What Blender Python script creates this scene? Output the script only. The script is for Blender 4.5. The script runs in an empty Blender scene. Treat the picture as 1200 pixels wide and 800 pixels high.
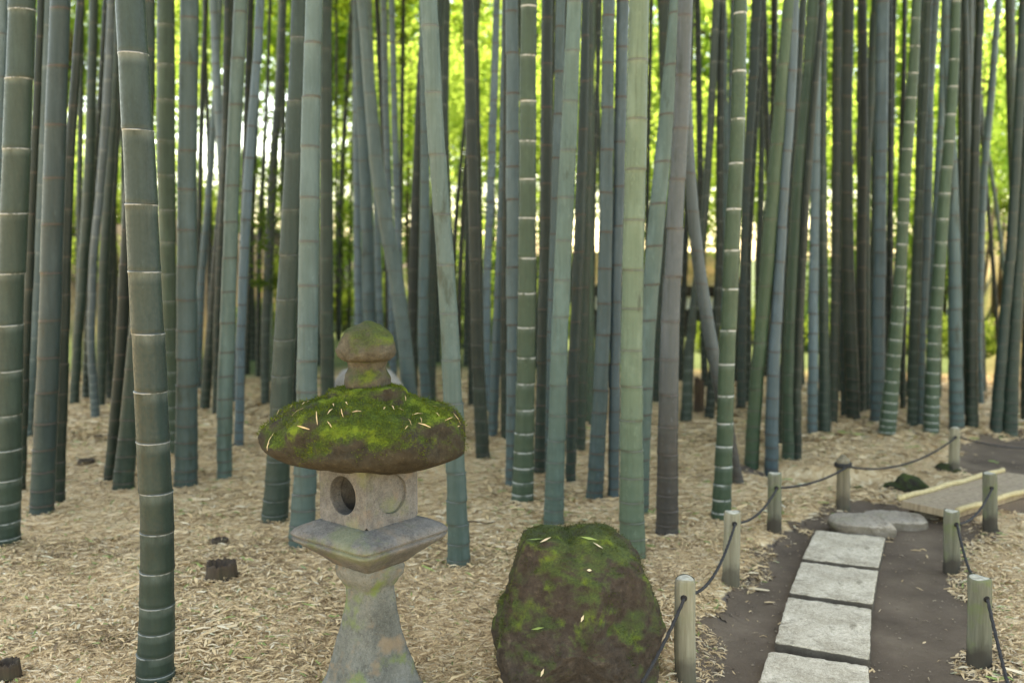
import bpy, bmesh, math, random
import numpy as np
from mathutils import Vector, Matrix, noise

R = math.radians
rng = np.random.default_rng(7)
random.seed(7)
SC = bpy.context.scene
COL = SC.collection

# ------------------------------------------------------------------ camera
F = 1100.0                                   # focal length in pixels of the 1200 px wide photograph
PITCH = math.atan(100.0 / F)
CAM_H = 1.6
cam_d = bpy.data.cameras.new("camera")
cam_d.sensor_width = 36.0
cam_d.lens = 36.0 * F / 1200.0
cam_d.clip_start = 0.05
cam_d.clip_end = 1500
cam_d.dof.use_dof = True
cam_d.dof.focus_distance = 3.35
cam_d.dof.aperture_fstop = 1.8
cam = bpy.data.objects.new("camera", cam_d)
cam.location = (0, 0, CAM_H)
cam.rotation_euler = (math.pi / 2 - PITCH, 0, 0)
COL.objects.link(cam)
SC.camera = cam

CP, SP = math.cos(PITCH), math.sin(PITCH)


def ray(px, py):
    a, b = (px - 600.0) / F, (400.0 - py) / F
    return np.array([a, CP + b * SP, -SP + b * CP])


def pt(px, py, Y):                           # point of the line of sight at distance Y
    d = ray(px, py)
    return d * (Y / d[1]) + np.array([0, 0, CAM_H])


def flat(px, py, z=0.0):
    d = ray(px, py)
    return d * ((z - CAM_H) / d[2]) + np.array([0, 0, CAM_H])


def mpp(p):                                  # metres per photo pixel at a point
    return (p[1] * CP - (p[2] - CAM_H) * SP) / F


# ------------------------------------------------------------------ noise / terrain
def vnoise(x, y, seed=0):
    x = np.asarray(x, float); y = np.asarray(y, float)
    xi, yi = np.floor(x), np.floor(y)
    fx, fy = x - xi, y - yi
    fx = fx * fx * (3 - 2 * fx); fy = fy * fy * (3 - 2 * fy)

    def hsh(i, j):
        v = np.sin(i * 127.1 + j * 311.7 + seed * 74.7) * 43758.5453
        return v - np.floor(v)
    a, b, c, d = hsh(xi, yi), hsh(xi + 1, yi), hsh(xi, yi + 1), hsh(xi + 1, yi + 1)
    return (a * (1 - fx) + b * fx) * (1 - fy) + (c * (1 - fx) + d * fx) * fy


def sstep(e0, e1, x):
    t = np.clip((np.asarray(x, float) - e0) / (e1 - e0), 0, 1)
    return t * t * (3 - 2 * t)


def poly_sd(x, y, poly):
    x = np.asarray(x, float); y = np.asarray(y, float)
    d = np.full(x.shape, 1e9); inside = np.zeros(x.shape, bool)
    n = len(poly)
    for i in range(n):
        ax, ay = poly[i]; bx, by = poly[(i + 1) % n]
        ex, ey = bx - ax, by - ay
        t = np.clip(((x - ax) * ex + (y - ay) * ey) / (ex * ex + ey * ey + 1e-12), 0, 1)
        d = np.minimum(d, np.hypot(x - ax - t * ex, y - ay - t * ey))
        cond = ((ay > y) != (by > y)) & (x < (bx - ax) * (y - ay) / (by - ay + 1e-12) + ax)
        inside ^= cond
    return np.where(inside, -d, d)


def line_d(x, y, pl):
    x = np.asarray(x, float); y = np.asarray(y, float)
    d = np.full(x.shape, 1e9)
    for (ax, ay), (bx, by) in zip(pl[:-1], pl[1:]):
        ex, ey = bx - ax, by - ay
        t = np.clip(((x - ax) * ex + (y - ay) * ey) / (ex * ex + ey * ey), 0, 1)
        d = np.minimum(d, np.hypot(x - ax - t * ex, y - ay - t * ey))
    return d


PATH_A = [tuple(flat(a, b)[:2]) for a, b in
          [(742, 900), (786, 830), (815, 765), (846, 695), (900, 632), (948, 603), (1010, 590), (1062, 588),
           (1122, 606), (1172, 620), (1132, 655), (1150, 690), (1176, 770), (1196, 830), (1225, 900)]]
PATH_A = [(0.30, 1.2), (0.35, 2.6)] + PATH_A + [(1.65, 2.6), (1.6, 1.2)]
PATH_B = [tuple(flat(a, b)[:2]) for a, b in
          [(1118, 552), (1112, 535), (1135, 516), (1205, 504), (1300, 498), (1420, 510), (1420, 552), (1250, 566), (1180, 560)]]
DITCH = [(1.75, 6.95), (2.2, 6.72), (2.75, 6.62), (3.25, 6.12), (3.7, 5.75), (4.6, 5.3), (6.5, 4.8)]


def path_sd(x, y):
    return np.minimum(poly_sd(x, y, PATH_A), poly_sd(x, y, PATH_B))


def height(x, y):
    x = np.asarray(x, float); y = np.asarray(y, float)
    h = 0.05 * (vnoise(x * .6, y * .6, 1) - .5) + 0.022 * (vnoise(x * 2.6, y * 2.6, 2) - .5)
    w = sstep(0.10, -0.14, path_sd(x, y))
    h = h * (1 - .75 * w) - 0.05 * w
    dd = line_d(x, y, DITCH)
    h = h - 0.34 * sstep(0.34, 0.12, dd) * sstep(1.7, 2.3, x)
    # earth bank at the far left, dark rocky slope at the far right, dip beyond the grove
    nb = vnoise(x * .9, y * .9, 5) + .5 * vnoise(x * 2.3, y * 2.3, 6)
    h = h + (1.75 + .5 * nb) * sstep(14.0, 18.0, y + .6 * nb) * sstep(-4.0, -6.0, x)
    h = h + (3.0 + 1.2 * nb) * sstep(13.5, 16.5, y + nb) * sstep(.2, 2.0, x - .5 * y + .5 * nb)
    h = h - 0.9 * sstep(18, 24, y) * sstep(-3.5, -1.5, x) * sstep(8.5, 7, x)
    return h


def ground_at(px, py):
    z = 0.0
    for _ in range(12):
        p = flat(px, py, z)
        z = .5 * z + .5 * float(height(p[0], p[1]))
    return np.array([p[0], p[1], float(height(p[0], p[1]))])


# ------------------------------------------------------------------ node helpers
class NT:
    def __init__(self, name):
        self.m = bpy.data.materials.new(name)
        self.m.use_nodes = True
        self.t = self.m.node_tree
        self.t.nodes.clear()

    def n(self, typ, **kw):
        nd = self.t.nodes.new(typ)
        for k, v in kw.items():
            if k.startswith('i_'):
                key = k[2:]
                key = int(key) if key.isdigit() else key.replace('_', ' ')
                self.set(nd.inputs[key], v)
            else:
                setattr(nd, k, v)
        return nd

    def set(self, sock, v):
        if isinstance(v, bpy.types.NodeSocket):
            self.t.links.new(v, sock)
        else:
            if hasattr(sock.default_value, '__len__') and len(sock.default_value) == 4 and len(v) == 3:
                v = (*v, 1)
            sock.default_value = v

    def noise(self, vec, scale, detail=4, rough=.55, dist=0.0):
        nd = self.n('ShaderNodeTexNoise', i_Scale=scale, i_Detail=detail, i_Roughness=rough, i_Distortion=dist)
        self.set(nd.inputs['Vector'], vec)
        return nd.outputs['Fac']

    def vor(self, vec, scale, feature='F1', rnd=1.0):
        nd = self.n('ShaderNodeTexVoronoi', feature=feature, i_Scale=scale, i_Randomness=rnd)
        self.set(nd.inputs['Vector'], vec)
        return nd

    def ramp(self, fac, stops):
        nd = self.n('ShaderNodeValToRGB')
        el = nd.color_ramp.elements
        while len(el) < len(stops):
            el.new(.5)
        for e, (p, c) in zip(el, stops):
            e.position = p
            e.color = (*c, 1) if len(c) == 3 else c
        self.set(nd.inputs['Fac'], fac)
        return nd.outputs['Color']

    def mr(self, v, a, b, c=0.0, d=1.0, smooth=True):
        nd = self.n('ShaderNodeMapRange', i_1=a, i_2=b, i_3=c, i_4=d)
        if smooth:
            nd.interpolation_type = 'SMOOTHSTEP'
        self.set(nd.inputs[0], v)
        return nd.outputs[0]

    def mix(self, f, a, b, mode='MIX'):
        nd = self.n('ShaderNodeMix', data_type='RGBA', blend_type=mode)
        self.set(nd.inputs[0], f); self.set(nd.inputs[6], a); self.set(nd.inputs[7], b)
        return nd.outputs[2]

    def math(self, op, a, b=0.0, clamp=False):
        nd = self.n('ShaderNodeMath', operation=op, use_clamp=clamp)
        self.set(nd.inputs[0], a); self.set(nd.inputs[1], b)
        return nd.outputs[0]

    def bump(self, h, strength=.5, dist=.01, nrm=None):
        nd = self.n('ShaderNodeBump', i_Strength=strength, i_Distance=dist)
        self.set(nd.inputs['Height'], h)
        if nrm is not None:
            self.set(nd.inputs['Normal'], nrm)
        return nd.outputs['Normal']

    def obj(self):
        return self.n('ShaderNodeTexCoord').outputs['Object']

    def mapping(self, vec, scale=(1, 1, 1), rot=(0, 0, 0), loc=(0, 0, 0)):
        nd = self.n('ShaderNodeMapping', i_Scale=scale, i_Rotation=rot, i_Location=loc)
        self.set(nd.inputs['Vector'], vec)
        return nd.outputs[0]

    def attr(self, name):
        return self.n('ShaderNodeAttribute', attribute_name=name)

    def out(self, sh):
        o = self.n('ShaderNodeOutputMaterial')
        self.t.links.new(sh, o.inputs['Surface'])
        return self.m

    def pbr(self, col, rough=.7, nrm=None, spec=.3, **kw):
        b = self.n('ShaderNodeBsdfPrincipled')
        self.set(b.inputs['Base Color'], col); self.set(b.inputs['Roughness'], rough)
        self.set(b.inputs['Specular IOR Level'], spec)
        if nrm is not None:
            self.set(b.inputs['Normal'], nrm)
        for k, v in kw.items():
            self.set(b.inputs[k.replace('_', ' ')], v)
        return self.out(b.outputs[0])


# ------------------------------------------------------------------ materials
def mat_ground():
    t = NT('leaf_litter')
    o = t.obj()
    warp = t.n('ShaderNodeTexNoise', i_Scale=5.0, i_Detail=2.0)
    t.set(warp.inputs['Vector'], o)
    wv = t.n('ShaderNodeVectorMath', operation='MULTIPLY_ADD', i_1=(.25, .25, .25))
    t.set(wv.inputs[0], warp.outputs['Color']); t.set(wv.inputs[2], o)
    v = wv.outputs[0]
    cols, hs = [], None
    for k, (rot, sc) in enumerate([(.5, 1.0), (1.7, 1.15), (2.6, .85)]):
        mp = t.mapping(v, (16 * sc, 70 * sc, 16), (0, 0, rot), (k * 3.1, k * 1.7, 0))
        vo = t.vor(mp, 1.0)
        cell = t.n('ShaderNodeSeparateColor'); t.set(cell.inputs[0], vo.outputs['Color'])
        cols.append((cell.outputs[0], vo.outputs['Distance']))
    n1 = t.noise(o, 9, 3)
    pick = t.mr(n1, .40, .47); pick2 = t.mr(t.noise(o, 11, 3, .5), .46, .53)

    def sel(i):
        a = t.math('ADD', t.math('MULTIPLY', cols[0][i], t.math('SUBTRACT', 1.0, pick)), t.math('MULTIPLY', cols[1][i], pick))
        return t.math('ADD', t.math('MULTIPLY', a, t.math('SUBTRACT', 1.0, pick2)), t.math('MULTIPLY', cols[2][i], pick2))
    cell, dist = sel(0), sel(1)
    c = t.ramp(cell, [(0, (.36, .23, .11)), (.3, (.49, .325, .165)), (.6, (.57, .40, .215)), (.85, (.63, .47, .275)), (1, (.67, .53, .33))])
    big = t.noise(o, 1.3, 5, .6)
    c = t.mix(t.mr(big, .55, .75, 0, .45), c, (.20, .145, .085))
    c = t.mix(t.mr(t.noise(t.mapping(o, loc=(7, 3, 0)), .9, 4), .6, .72, 0, .22), c, (.20, .22, .10))
    dirt = t.attr('dirt').outputs['Fac']
    dn = t.noise(o, 14, 6, .65)
    dcol = t.ramp(dn, [(.3, (.060, .044, .032)), (.7, (.12, .09, .066))])
    dirt2 = t.mr(t.math('ADD', dirt, t.math('MULTIPLY', t.math('SUBTRACT', dn, .5), .8)), .42, .62)
    c = t.mix(dirt2, c, dcol)
    bank = t.attr('bank').outputs['Fac']
    bn = t.noise(o, 2.2, 6, .7)
    bcol = t.ramp(bn, [(.3, (.014, .013, .008)), (.5, (.036, .030, .019)), (.62, (.055, .044, .028)), (.75, (.026, .036, .012))])
    c = t.mix(bank, c, bcol)
    far = t.attr('lawn').outputs['Fac']
    c = t.mix(far, c, (.045, .075, .022))
    h = t.math('ADD', t.math('MULTIPLY', dist, -.6), t.math('ADD', t.math('MULTIPLY', cell, .5), dn))
    return t.pbr(c, .85, t.bump(h, .7, .012), .2)


def mat_path():
    t = NT('trodden_earth')
    o = t.obj()
    n1 = t.noise(o, 3.2, 6, .6); n2 = t.noise(o, 38, 5, .7); n3 = t.noise(o, 160, 3)
    c = t.ramp(n1, [(.3, (.084, .058, .037)), (.55, (.128, .090, .058)), (.75, (.18, .13, .085))])
    c = t.mix(t.mr(n2, .62, .74, 0, .6), c, (.19, .15, .105))
    c = t.mix(t.mr(n3, .66, .72, 0, .5), c, (.25, .21, .16))
    h = t.math('ADD', n2, t.math('ADD', t.math('MULTIPLY', n3, .4), n1))
    return t.pbr(c, .9, t.bump(h, .6, .012), .2)


def mat_culm():
    t = NT('bamboo_skin')
    oi = t.n('ShaderNodeObjectInfo')
    base, ringw = oi.outputs['Color'], oi.outputs['Alpha']
    o = t.obj()
    off = t.n('ShaderNodeVectorMath', operation='ADD')
    rv = t.n('ShaderNodeCombineXYZ')
    t.set(rv.inputs[0], t.math('MULTIPLY', oi.outputs['Random'], 37.0)); t.set(rv.inputs[1], t.math('MULTIPLY', oi.outputs['Random'], 91.0))
    t.set(off.inputs[0], o); t.set(off.inputs[1], rv.outputs[0])
    v = off.outputs[0]
    sep = t.n('ShaderNodeSeparateXYZ'); t.set(sep.inputs[0], o)
    z = sep.outputs[2]
    streak = t.noise(t.mapping(v, (60, 60, 2.2)), 1.0, 5, .6)
    mott = t.noise(t.mapping(v, (9, 9, 2.6)), 1.0, 6, .65)
    fine = t.noise(v, 85, 3, .6)
    cell = t.attr('cell').outputs['Fac']                       # each internode has its own tint
    c = t.mix(t.mr(streak, .3, .7, 0, .55), base, t.mix(1.0, base, (.55, .62, .52), 'MULTIPLY'))
    c = t.mix(t.mr(mott, .48, .70, 0, .7), c, t.mix(1.0, base, (1.5, 1.45, 1.5), 'MULTIPLY'))
    c = t.mix(t.mr(cell, 0, 1, 0, .35, False), c, t.mix(1.0, base, (1.25, 1.18, 1.05), 'MULTIPLY'))
    c = t.mix(t.mr(mott, .42, .28, 0, .7), c, (.016, .024, .013))
    stain = t.noise(t.mapping(v, (26, 26, 1.4), (0, 0, 0), (3, 1, 2)), 1.0, 5, .7)
    c = t.mix(t.mr(stain, .56, .70, 0, .5), c, t.mix(1.0, c, (.58, .56, .48), 'MULTIPLY'))
    # deeper green towards the foot of the culm
    low_green = t.math('MULTIPLY', t.mr(z, 1.2, .05, 0, .40), t.mr(mott, .35, .6))
    c = t.mix(low_green, c, (.020, .036, .019))
    c = t.mix(t.math('MULTIPLY', t.attr('foot').outputs['Fac'], t.mr(mott, .25, .5, .6, .95)), c, (.034, .029, .024))
    # lichen flecks
    fl = t.mr(t.noise(t.mapping(v, (1, 1, .55)), 30, 5, .75), .58, .74, 0, .6)
    c = t.mix(fl, c, t.mix(1.0, base, (1.9, 1.75, 1.75), 'MULTIPLY'))
    sc = t.mr(t.noise(t.mapping(v, (150, 150, 9), (.12, .1, 0)), 1, 3, .6), .64, .72, 0, .35)
    c = t.mix(sc, c, t.mix(1.0, c, (.5, .5, .45), 'MULTIPLY'))
    up, dn = t.attr('up').outputs['Fac'], t.attr('dn').outputs['Fac']
    rag = t.math('MULTIPLY', t.math('SUBTRACT', t.noise(v, 60, 3), .5), .008)
    upr = t.math('ADD', up, rag)
    bw = t.mr(ringw, .8, 1.0, .0035, .0105)
    band = t.mr(t.math('SUBTRACT', upr, bw), .0022, -.0012)
    powder = t.math('MULTIPLY', t.mr(up, .05, .0), t.mr(mott, .35, .65, .02, .36))
    c = t.mix(t.math('MULTIPLY', powder, ringw), c, (.22, .26, .235))
    gap = t.mr(t.noise(v, 26, 3), .38, .52, .12, 1)
    c = t.mix(t.math('MULTIPLY', t.math('MULTIPLY', band, gap), t.mr(ringw, .12, .9)), c, t.mix(t.mr(ringw, .85, .98), (.205, .222, .212), (.33, .345, .315)))
    dark = t.math('MULTIPLY', t.mr(t.math('MINIMUM', upr, dn), .0085, .0045), t.mr(ringw, .55, .05, .15, .9))
    c = t.mix(dark, c, (.055, .042, .032))
    rough = t.mr(fine, .3, .7, .38, .6)
    h = t.math('ADD', t.math('MULTIPLY', streak, .5), t.math('MULTIPLY', fine, .25))
    return t.pbr(c, rough, t.bump(h, .22, .004), .28)


def mat_leaf(name, c1, c2, trans, tf=.55):
    t = NT(name)
    rnd = t.attr('rnd').outputs['Fac']
    oi = t.n('ShaderNodeObjectInfo')
    c = t.mix(rnd, c1, c2)
    d = t.n('ShaderNodeBsdfDiffuse'); t.set(d.inputs['Color'], c)
    tr = t.n('ShaderNodeBsdfTranslucent'); t.set(tr.inputs['Color'], t.mix(rnd, trans, tuple(x * .6 for x in trans)))
    m = t.n('ShaderNodeMixShader', i_0=tf)
    t.t.links.new(d.outputs[0], m.inputs[1]); t.t.links.new(tr.outputs[0], m.inputs[2])
    return t.out(m.outputs[0])


def mat_litter():
    t = NT('dry_leaf')
    rnd = t.attr('rnd').outputs['Fac']
    c = t.ramp(rnd, [(0, (.16, .10, .05)), (.14, (.36, .24, .12)), (.42, (.55, .37, .185)), (.72, (.64, .45, .24)),  # darkest leaf tones also stand for shade between the flakes
                     (.93, (.64, .51, .33)), (.955, (.62, .54, .37)), (.965, (.16, .22, .06)), (1.0, (.24, .30, .08))])
    return t.pbr(c, .65, None, .25)


def mat_moss(name, bias=0.0, dark=(.035, .03, .02), mg=1.0, dull=0.0):
    t = NT(name)
    o = t.obj()
    n1 = t.noise(o, 7, 6, .62, .4); n2 = t.noise(o, 34, 5, .7); n3 = t.noise(o, 130, 4, .7); n4 = t.noise(t.mapping(o, loc=(4, 9, 2)), 11, 5, .6)
    geo = t.n('ShaderNodeNewGeometry')
    s = t.n('ShaderNodeSeparateXYZ'); t.set(s.inputs[0], geo.outputs['Normal'])
    upz = s.outputs[2]
    stone = t.ramp(n2, [(.3, dark), (.6, tuple(x * 2.0 for x in dark)), (.78, tuple(x * 3.8 + .01 for x in dark))])
    moss = t.ramp(t.math('ADD', t.math('MULTIPLY', n3, .55), t.math('MULTIPLY', n4, .5)),
                  [(.33, (.014, .020, .005)), (.5, (.045, .068, .010)), (.62, (.10, .145, .017)), (.75, (.19, .23, .036))])
    moss = t.mix(dull, t.mix(1.0, moss, (mg, mg, mg), 'MULTIPLY'), (.080, .085, .045))
    f = t.math('ADD', t.math('ADD', n1, t.math('MULTIPLY', n2, .35)), t.math('MULTIPLY', upz, .26))
    f = t.mr(f, .62 - bias, .84 - bias)
    c = t.mix(f, stone, moss)
    c = t.mix(t.math('MULTIPLY', t.mr(n4, .53, .66, 0, .8 * (1 - dull)), f), c, (.17 * mg, .225 * mg, .016))
    h = t.math('ADD', t.math('MULTIPLY', n3, .6), n2)
    return t.pbr(c, .92, t.bump(h, .9, .012), .15)


def mat_stone(name, c0, c1, moss=.0, pit=0.5, scale=1.0, warm=(.26, .18, .11), blotch=None, side=.9):
    t = NT(name)
    o = t.obj()
    n1 = t.noise(o, 5 * scale, 6, .65); n2 = t.noise(o, 60 * scale, 4, .7); n3 = t.noise(o, 190 * scale, 3, .7)
    c = t.ramp(t.math('ADD', t.math('MULTIPLY', n1, .6), t.math('MULTIPLY', n2, .4)), [(.36, c0), (.62, c1)])
    c = t.mix(t.mr(n3, .57, .67, 0, pit), c, tuple(x * .30 for x in c0))
    c = t.mix(t.mr(n3, .42, .34, 0, pit * .6), c, tuple(min(1, x * 1.5) for x in c1))
    if blotch:
        c = t.mix(t.mr(t.noise(o, 13, 7, .75, .3), .52, .66, 0, .75), c, blotch)
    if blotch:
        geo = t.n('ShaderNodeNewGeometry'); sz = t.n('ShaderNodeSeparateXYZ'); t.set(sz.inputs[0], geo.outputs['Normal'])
        c = t.mix(t.mr(t.math('ADD', sz.outputs[2], t.math('MULTIPLY', t.math('SUBTRACT', n1, .5), .6)), .72, .35, 0, side), c, (.062, .048, .034))   # sides browner and darker than the upturned faces
    if moss > 0:
        n4 = t.noise(t.mapping(o, loc=(3, 1, 5)), 6, 5, .6); n5 = t.noise(t.mapping(o, loc=(8, 2, 1)), 8, 5, .6)
        c = t.mix(t.mr(n4, .50, .64, 0, moss), c, (.15, .19, .055))
        c = t.mix(t.mr(n5, .54, .68, 0, moss * .8), c, warm)
    h = t.math('ADD', n2, t.math('MULTIPLY', n3, .7))
    return t.pbr(c, .88, t.bump(h, .7, .006), .2)


def mat_wood(name, c0, c1, green=0.0, wet=.0, scale=1.0):
    t = NT(name)
    o = t.obj()
    g = t.noise(t.mapping(o, (55 * scale, 55 * scale, 3 * scale)), 1, 5, .65)
    n1 = t.noise(o, 9, 5, .6)
    c = t.ramp(g, [(.3, c0), (.7, c1)])
    c = t.mix(t.mr(n1, .45, .7, 0, green), c, (.115, .14, .05))
    s = t.n('ShaderNodeSeparateXYZ'); t.set(s.inputs[0], o)
    zz = t.math('ADD', s.outputs[2], t.math('MULTIPLY', t.math('SUBTRACT', n1, .5), .16))
    c = t.mix(t.mr(zz, .12, .05, 0, wet), c, (.045, .036, .026))     # damp, soil-stained foot
    return t.pbr(c, .8, t.bump(g, .5, .004), .25)


def mat_plain(name, col, rough=.8, var=.3, scale=20):
    t = NT(name)
    n1 = t.noise(t.obj(), scale, 5, .6)
    c = t.mix(t.mr(n1, .3, .7), tuple(x * (1 - var) for x in col), tuple(min(1, x * (1 + var)) for x in col))
    return t.pbr(c, rough, t.bump(n1, .3, .005), .25)


M = {}
M['ground'] = mat_ground()
M['path'] = mat_path()
M['culm'] = mat_culm()
M['litter'] = mat_litter()
M['tree_leaf'] = mat_leaf('tree_leaf', (.065, .11, .028), (.11, .16, .04), (.60, .86, .20), .66)
M['shrub_leaf'] = mat_leaf('shrub_leaf', (.045, .085, .02), (.08, .13, .03), (.32, .47, .09), .45)
M['bamboo_leaf'] = mat_leaf('bamboo_leaf', (.05, .085, .02), (.085, .13, .03), (.22, .36, .04), .45)
M['dark_leaf'] = mat_leaf('dark_leaf', (.035, .06, .015), (.06, .095, .02), (.14, .24, .03), .4)
M['moss_cap'] = mat_moss('mossy_stone', -.08, (.024, .020, .013), .82)
M['moss_boulder'] = mat_moss('mossy_boulder_stone', -.09, (.034, .025, .018), .85, .40)
M['moss_finial'] = mat_moss('mossy_finial_stone', -.02, (.045, .040, .028), .62, .3)
M['moss_rock'] = mat_moss('mossy_ditch_stone', -.06, (.022, .018, .013), .45, .3)
M['lantern'] = mat_stone('weathered_lantern_stone', (.070, .066, .060), (.175, .166, .150), .35)
M['lantern_shaft'] = mat_stone('stained_lantern_stone', (.085, .084, .068), (.195, .19, .160), .9)
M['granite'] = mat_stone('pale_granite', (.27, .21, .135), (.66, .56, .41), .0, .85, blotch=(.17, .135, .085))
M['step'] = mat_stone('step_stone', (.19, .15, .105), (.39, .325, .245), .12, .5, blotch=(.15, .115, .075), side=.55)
M['pale_stone'] = mat_stone('pale_speckled_stone', (.25, .23, .20), (.46, .43, .38), .0, .8)
M['post_pale'] = mat_wood('pale_post_wood', (0.150, 0.129, 0.082), (0.272, 0.245, 0.170), .25, .7)
M['post_brown'] = mat_wood('brown_post_wood', (0.109, 0.088, 0.054), (0.218, 0.177, 0.116), .25, .6)
M['post_green'] = mat_wood('mossy_post_wood', (0.078, 0.075, 0.048), (0.170, 0.160, 0.112), .85, .95)
M['post_top'] = mat_plain('cut_wood', (.36, .33, .25), .85, .3, 60)
M['rope'] = mat_plain('black_rope', (.028, .026, .024), .8, .4, 300)
M['bridge_deck'] = mat_wood('grey_bridge_plank', (.22, .155, .095), (.40, .30, .19), .1, 0, .6)
M['bridge_pole'] = mat_wood('yellow_pole', (.36, .27, .125), (.56, .44, .24), .05, 0)
M['bridge_side'] = mat_wood('dark_bridge_beam', (.10, .07, .05), (.19, .13, .09), .05, 0)
M['stump'] = mat_wood('rotten_stump_wood', (.022, .014, .008), (.075, .045, .024), .1, .3)
M['bark'] = mat_wood('tree_bark', (.035, .028, .02), (.09, .07, .05), .2, 0, .5)
M['roof'] = mat_plain('tan_thatch', (.42, .29, .15), .9, .35, 12)
M['dark_wood'] = mat_plain('dark_timber', (.035, .026, .02), .7, .3, 10)
M['plaster'] = mat_plain('white_plaster', (.80, .77, .68), .8, .05, 6)
M['hollow'] = mat_plain('hole_shade', (.02, .016, .012), .9, .3, 30)  # plain dark colour standing for the shade in the rope holes


# ------------------------------------------------------------------ object helpers
def tag(o, label=None, cat=None, group=None, kind=None):
    if label: o['label'] = label
    if cat: o['category'] = cat
    if group: o['group'] = group
    if kind: o['kind'] = kind
    return o


def mesh_obj(name, verts, faces, mat, parent=None, loc=(0, 0, 0), smooth=True):
    me = bpy.data.meshes.new(name)
    verts = np.asarray(verts, float)
    me.from_pydata(verts.tolist(), [], [tuple(int(i) for i in f) for f in faces])
    me.materials.append(M[mat])
    if smooth:
        me.polygons.foreach_set('use_smooth', [True] * len(me.polygons))
    o = bpy.data.objects.new(name, me)
    o.location = loc
    COL.objects.link(o)
    if parent: o.parent = parent
    return o


def fast_quads(name, verts, quads, mat, attrs=None, smooth=False):
    """verts (n,3), quads (m,4)"""
    me = bpy.data.meshes.new(name)
    n, m = len(verts), len(quads)
    me.vertices.add(n); me.vertices.foreach_set('co', np.ascontiguousarray(verts, np.float32).ravel())
    me.loops.add(m * 4); me.loops.foreach_set('vertex_index', np.ascontiguousarray(quads, np.int32).ravel())
    me.polygons.add(m)
    me.polygons.foreach_set('loop_start', np.arange(0, m * 4, 4, dtype=np.int32))
    me.polygons.foreach_set('loop_total', np.full(m, 4, np.int32))
    me.update(calc_edges=True)
    for k, a in (attrs or {}).items():
        at = me.attributes.new(k, 'FLOAT', 'POINT')
        at.data.foreach_set('value', np.ascontiguousarray(a, np.float32))
    me.materials.append(M[mat])
    if smooth:
        me.polygons.foreach_set('use_smooth', [True] * m)
    me.validate()
    return me


def link(name, me, parent=None, loc=(0, 0, 0)):
    o = bpy.data.objects.new(name, me)
    o.location = loc
    COL.objects.link(o)
    if parent: o.parent = parent
    return o


def empty(name, loc, rz=0.0):
    o = bpy.data.objects.new(name, None)
    o.empty_display_size = .1
    o.location = loc; o.rotation_euler = (0, 0, rz)
    COL.objects.link(o)
    return o


def tube(pts, rad, seg=8, cap=True):
    pts = [Vector(p) for p in pts]
    n = len(pts)
    rad = [rad] * n if not hasattr(rad, '__len__') else rad
    V, Fc = [], []
    up = Vector((0, 0, 1))
    prev = None
    for i, p in enumerate(pts):
        t = (pts[min(i + 1, n - 1)] - pts[max(i - 1, 0)]).normalized()
        if prev is None:
            ref = up if abs(t.z) < .9 else Vector((1, 0, 0))
            a = t.cross(ref).normalized()
        else:
            a = (prev - t * prev.dot(t)).normalized()
        prev = a
        b = t.cross(a)
        for k in range(seg):
            th = 2 * math.pi * k / seg
            V.append(p + (a * math.cos(th) + b * math.sin(th)) * rad[i])
    for i in range(n - 1):
        for k in range(seg):
            k2 = (k + 1) % seg
            Fc.append((i * seg + k, i * seg + k2, (i + 1) * seg + k2, (i + 1) * seg + k))
    if cap:
        Fc.append(tuple(range(seg - 1, -1, -1)))
        Fc.append(tuple((n - 1) * seg + k for k in range(seg)))
    return [tuple(v) for v in V], Fc


def ring_lathe(rows, ringf, n, cap_bottom=True, cap_top=True):
    """rows: list of params; ringf(row, k/n) -> (x,y,z)"""
    V, Fc = [], []
    for r in rows:
        for k in range(n):
            V.append(ringf(r, 2 * math.pi * k / n))
    for i in range(len(rows) - 1):
        for k in range(n):
            k2 = (k + 1) % n
            Fc.append((i * n + k, i * n + k2, (i + 1) * n + k2, (i + 1) * n + k))
    if cap_bottom: Fc.append(tuple(range(n - 1, -1, -1)))
    if cap_top: Fc.append(tuple((len(rows) - 1) * n + k for k in range(n)))
    return V, Fc


def fbm(p, oct=4, s=1.0):
    v, a, f = 0.0, 1.0, s
    for _ in range(oct):
        v += a * noise.noise(Vector((p[0] * f, p[1] * f, p[2] * f)))
        a *= .5; f *= 2.03
    return v


# ------------------------------------------------------------------ ground
def axis(spec):
    out = []
    for a, b, s in spec:
        out += list(np.arange(a, b - 1e-6, s))
    out.append(spec[-1][1])
    return np.array(out)


gx = axis([(-260, -40, 20), (-40, -12, 1.0), (-12, -5, .25), (-5, 5, .05), (5, 12, .25), (12, 40, 1.0), (40, 260, 20)])
gy = axis([(-60, -8, 4), (-8, 1.5, .5), (1.5, 8.2, .05), (8.2, 14, .12), (14, 22, .25), (22, 50, 1.0), (50, 400, 25)])
GX, GY = np.meshgrid(gx, gy)
GZ = height(GX, GY)
nx, ny = len(gx), len(gy)
idx = np.arange(nx * ny).reshape(ny, nx)
quads = np.stack([idx[:-1, :-1], idx[:-1, 1:], idx[1:, 1:], idx[1:, :-1]], -1).reshape(-1, 4)
sd = path_sd(GX, GY)
dirt = np.maximum(sstep(.10, -.12, sd), sstep(.30, .12, line_d(GX, GY, DITCH)) * (GX > 1.6))
bank = np.maximum(sstep(14.2, 15.5, GY) * sstep(-4.2, -5.2, GX), sstep(0, .6, GX - .5 * GY) * sstep(12.8, 14.0, GY))
lawn = sstep(11.8, 13.6, GY + 1.2 * (vnoise(GX, GY, 21) - .5)) * (1 - bank)
me = fast_quads('ground', np.stack([GX, GY, GZ], -1).reshape(-1, 3), quads, 'ground',
                {'dirt': dirt.ravel(), 'bank': bank.ravel(), 'lawn': lawn.ravel()}, True)
tag(link('ground', me), kind='structure')

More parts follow.
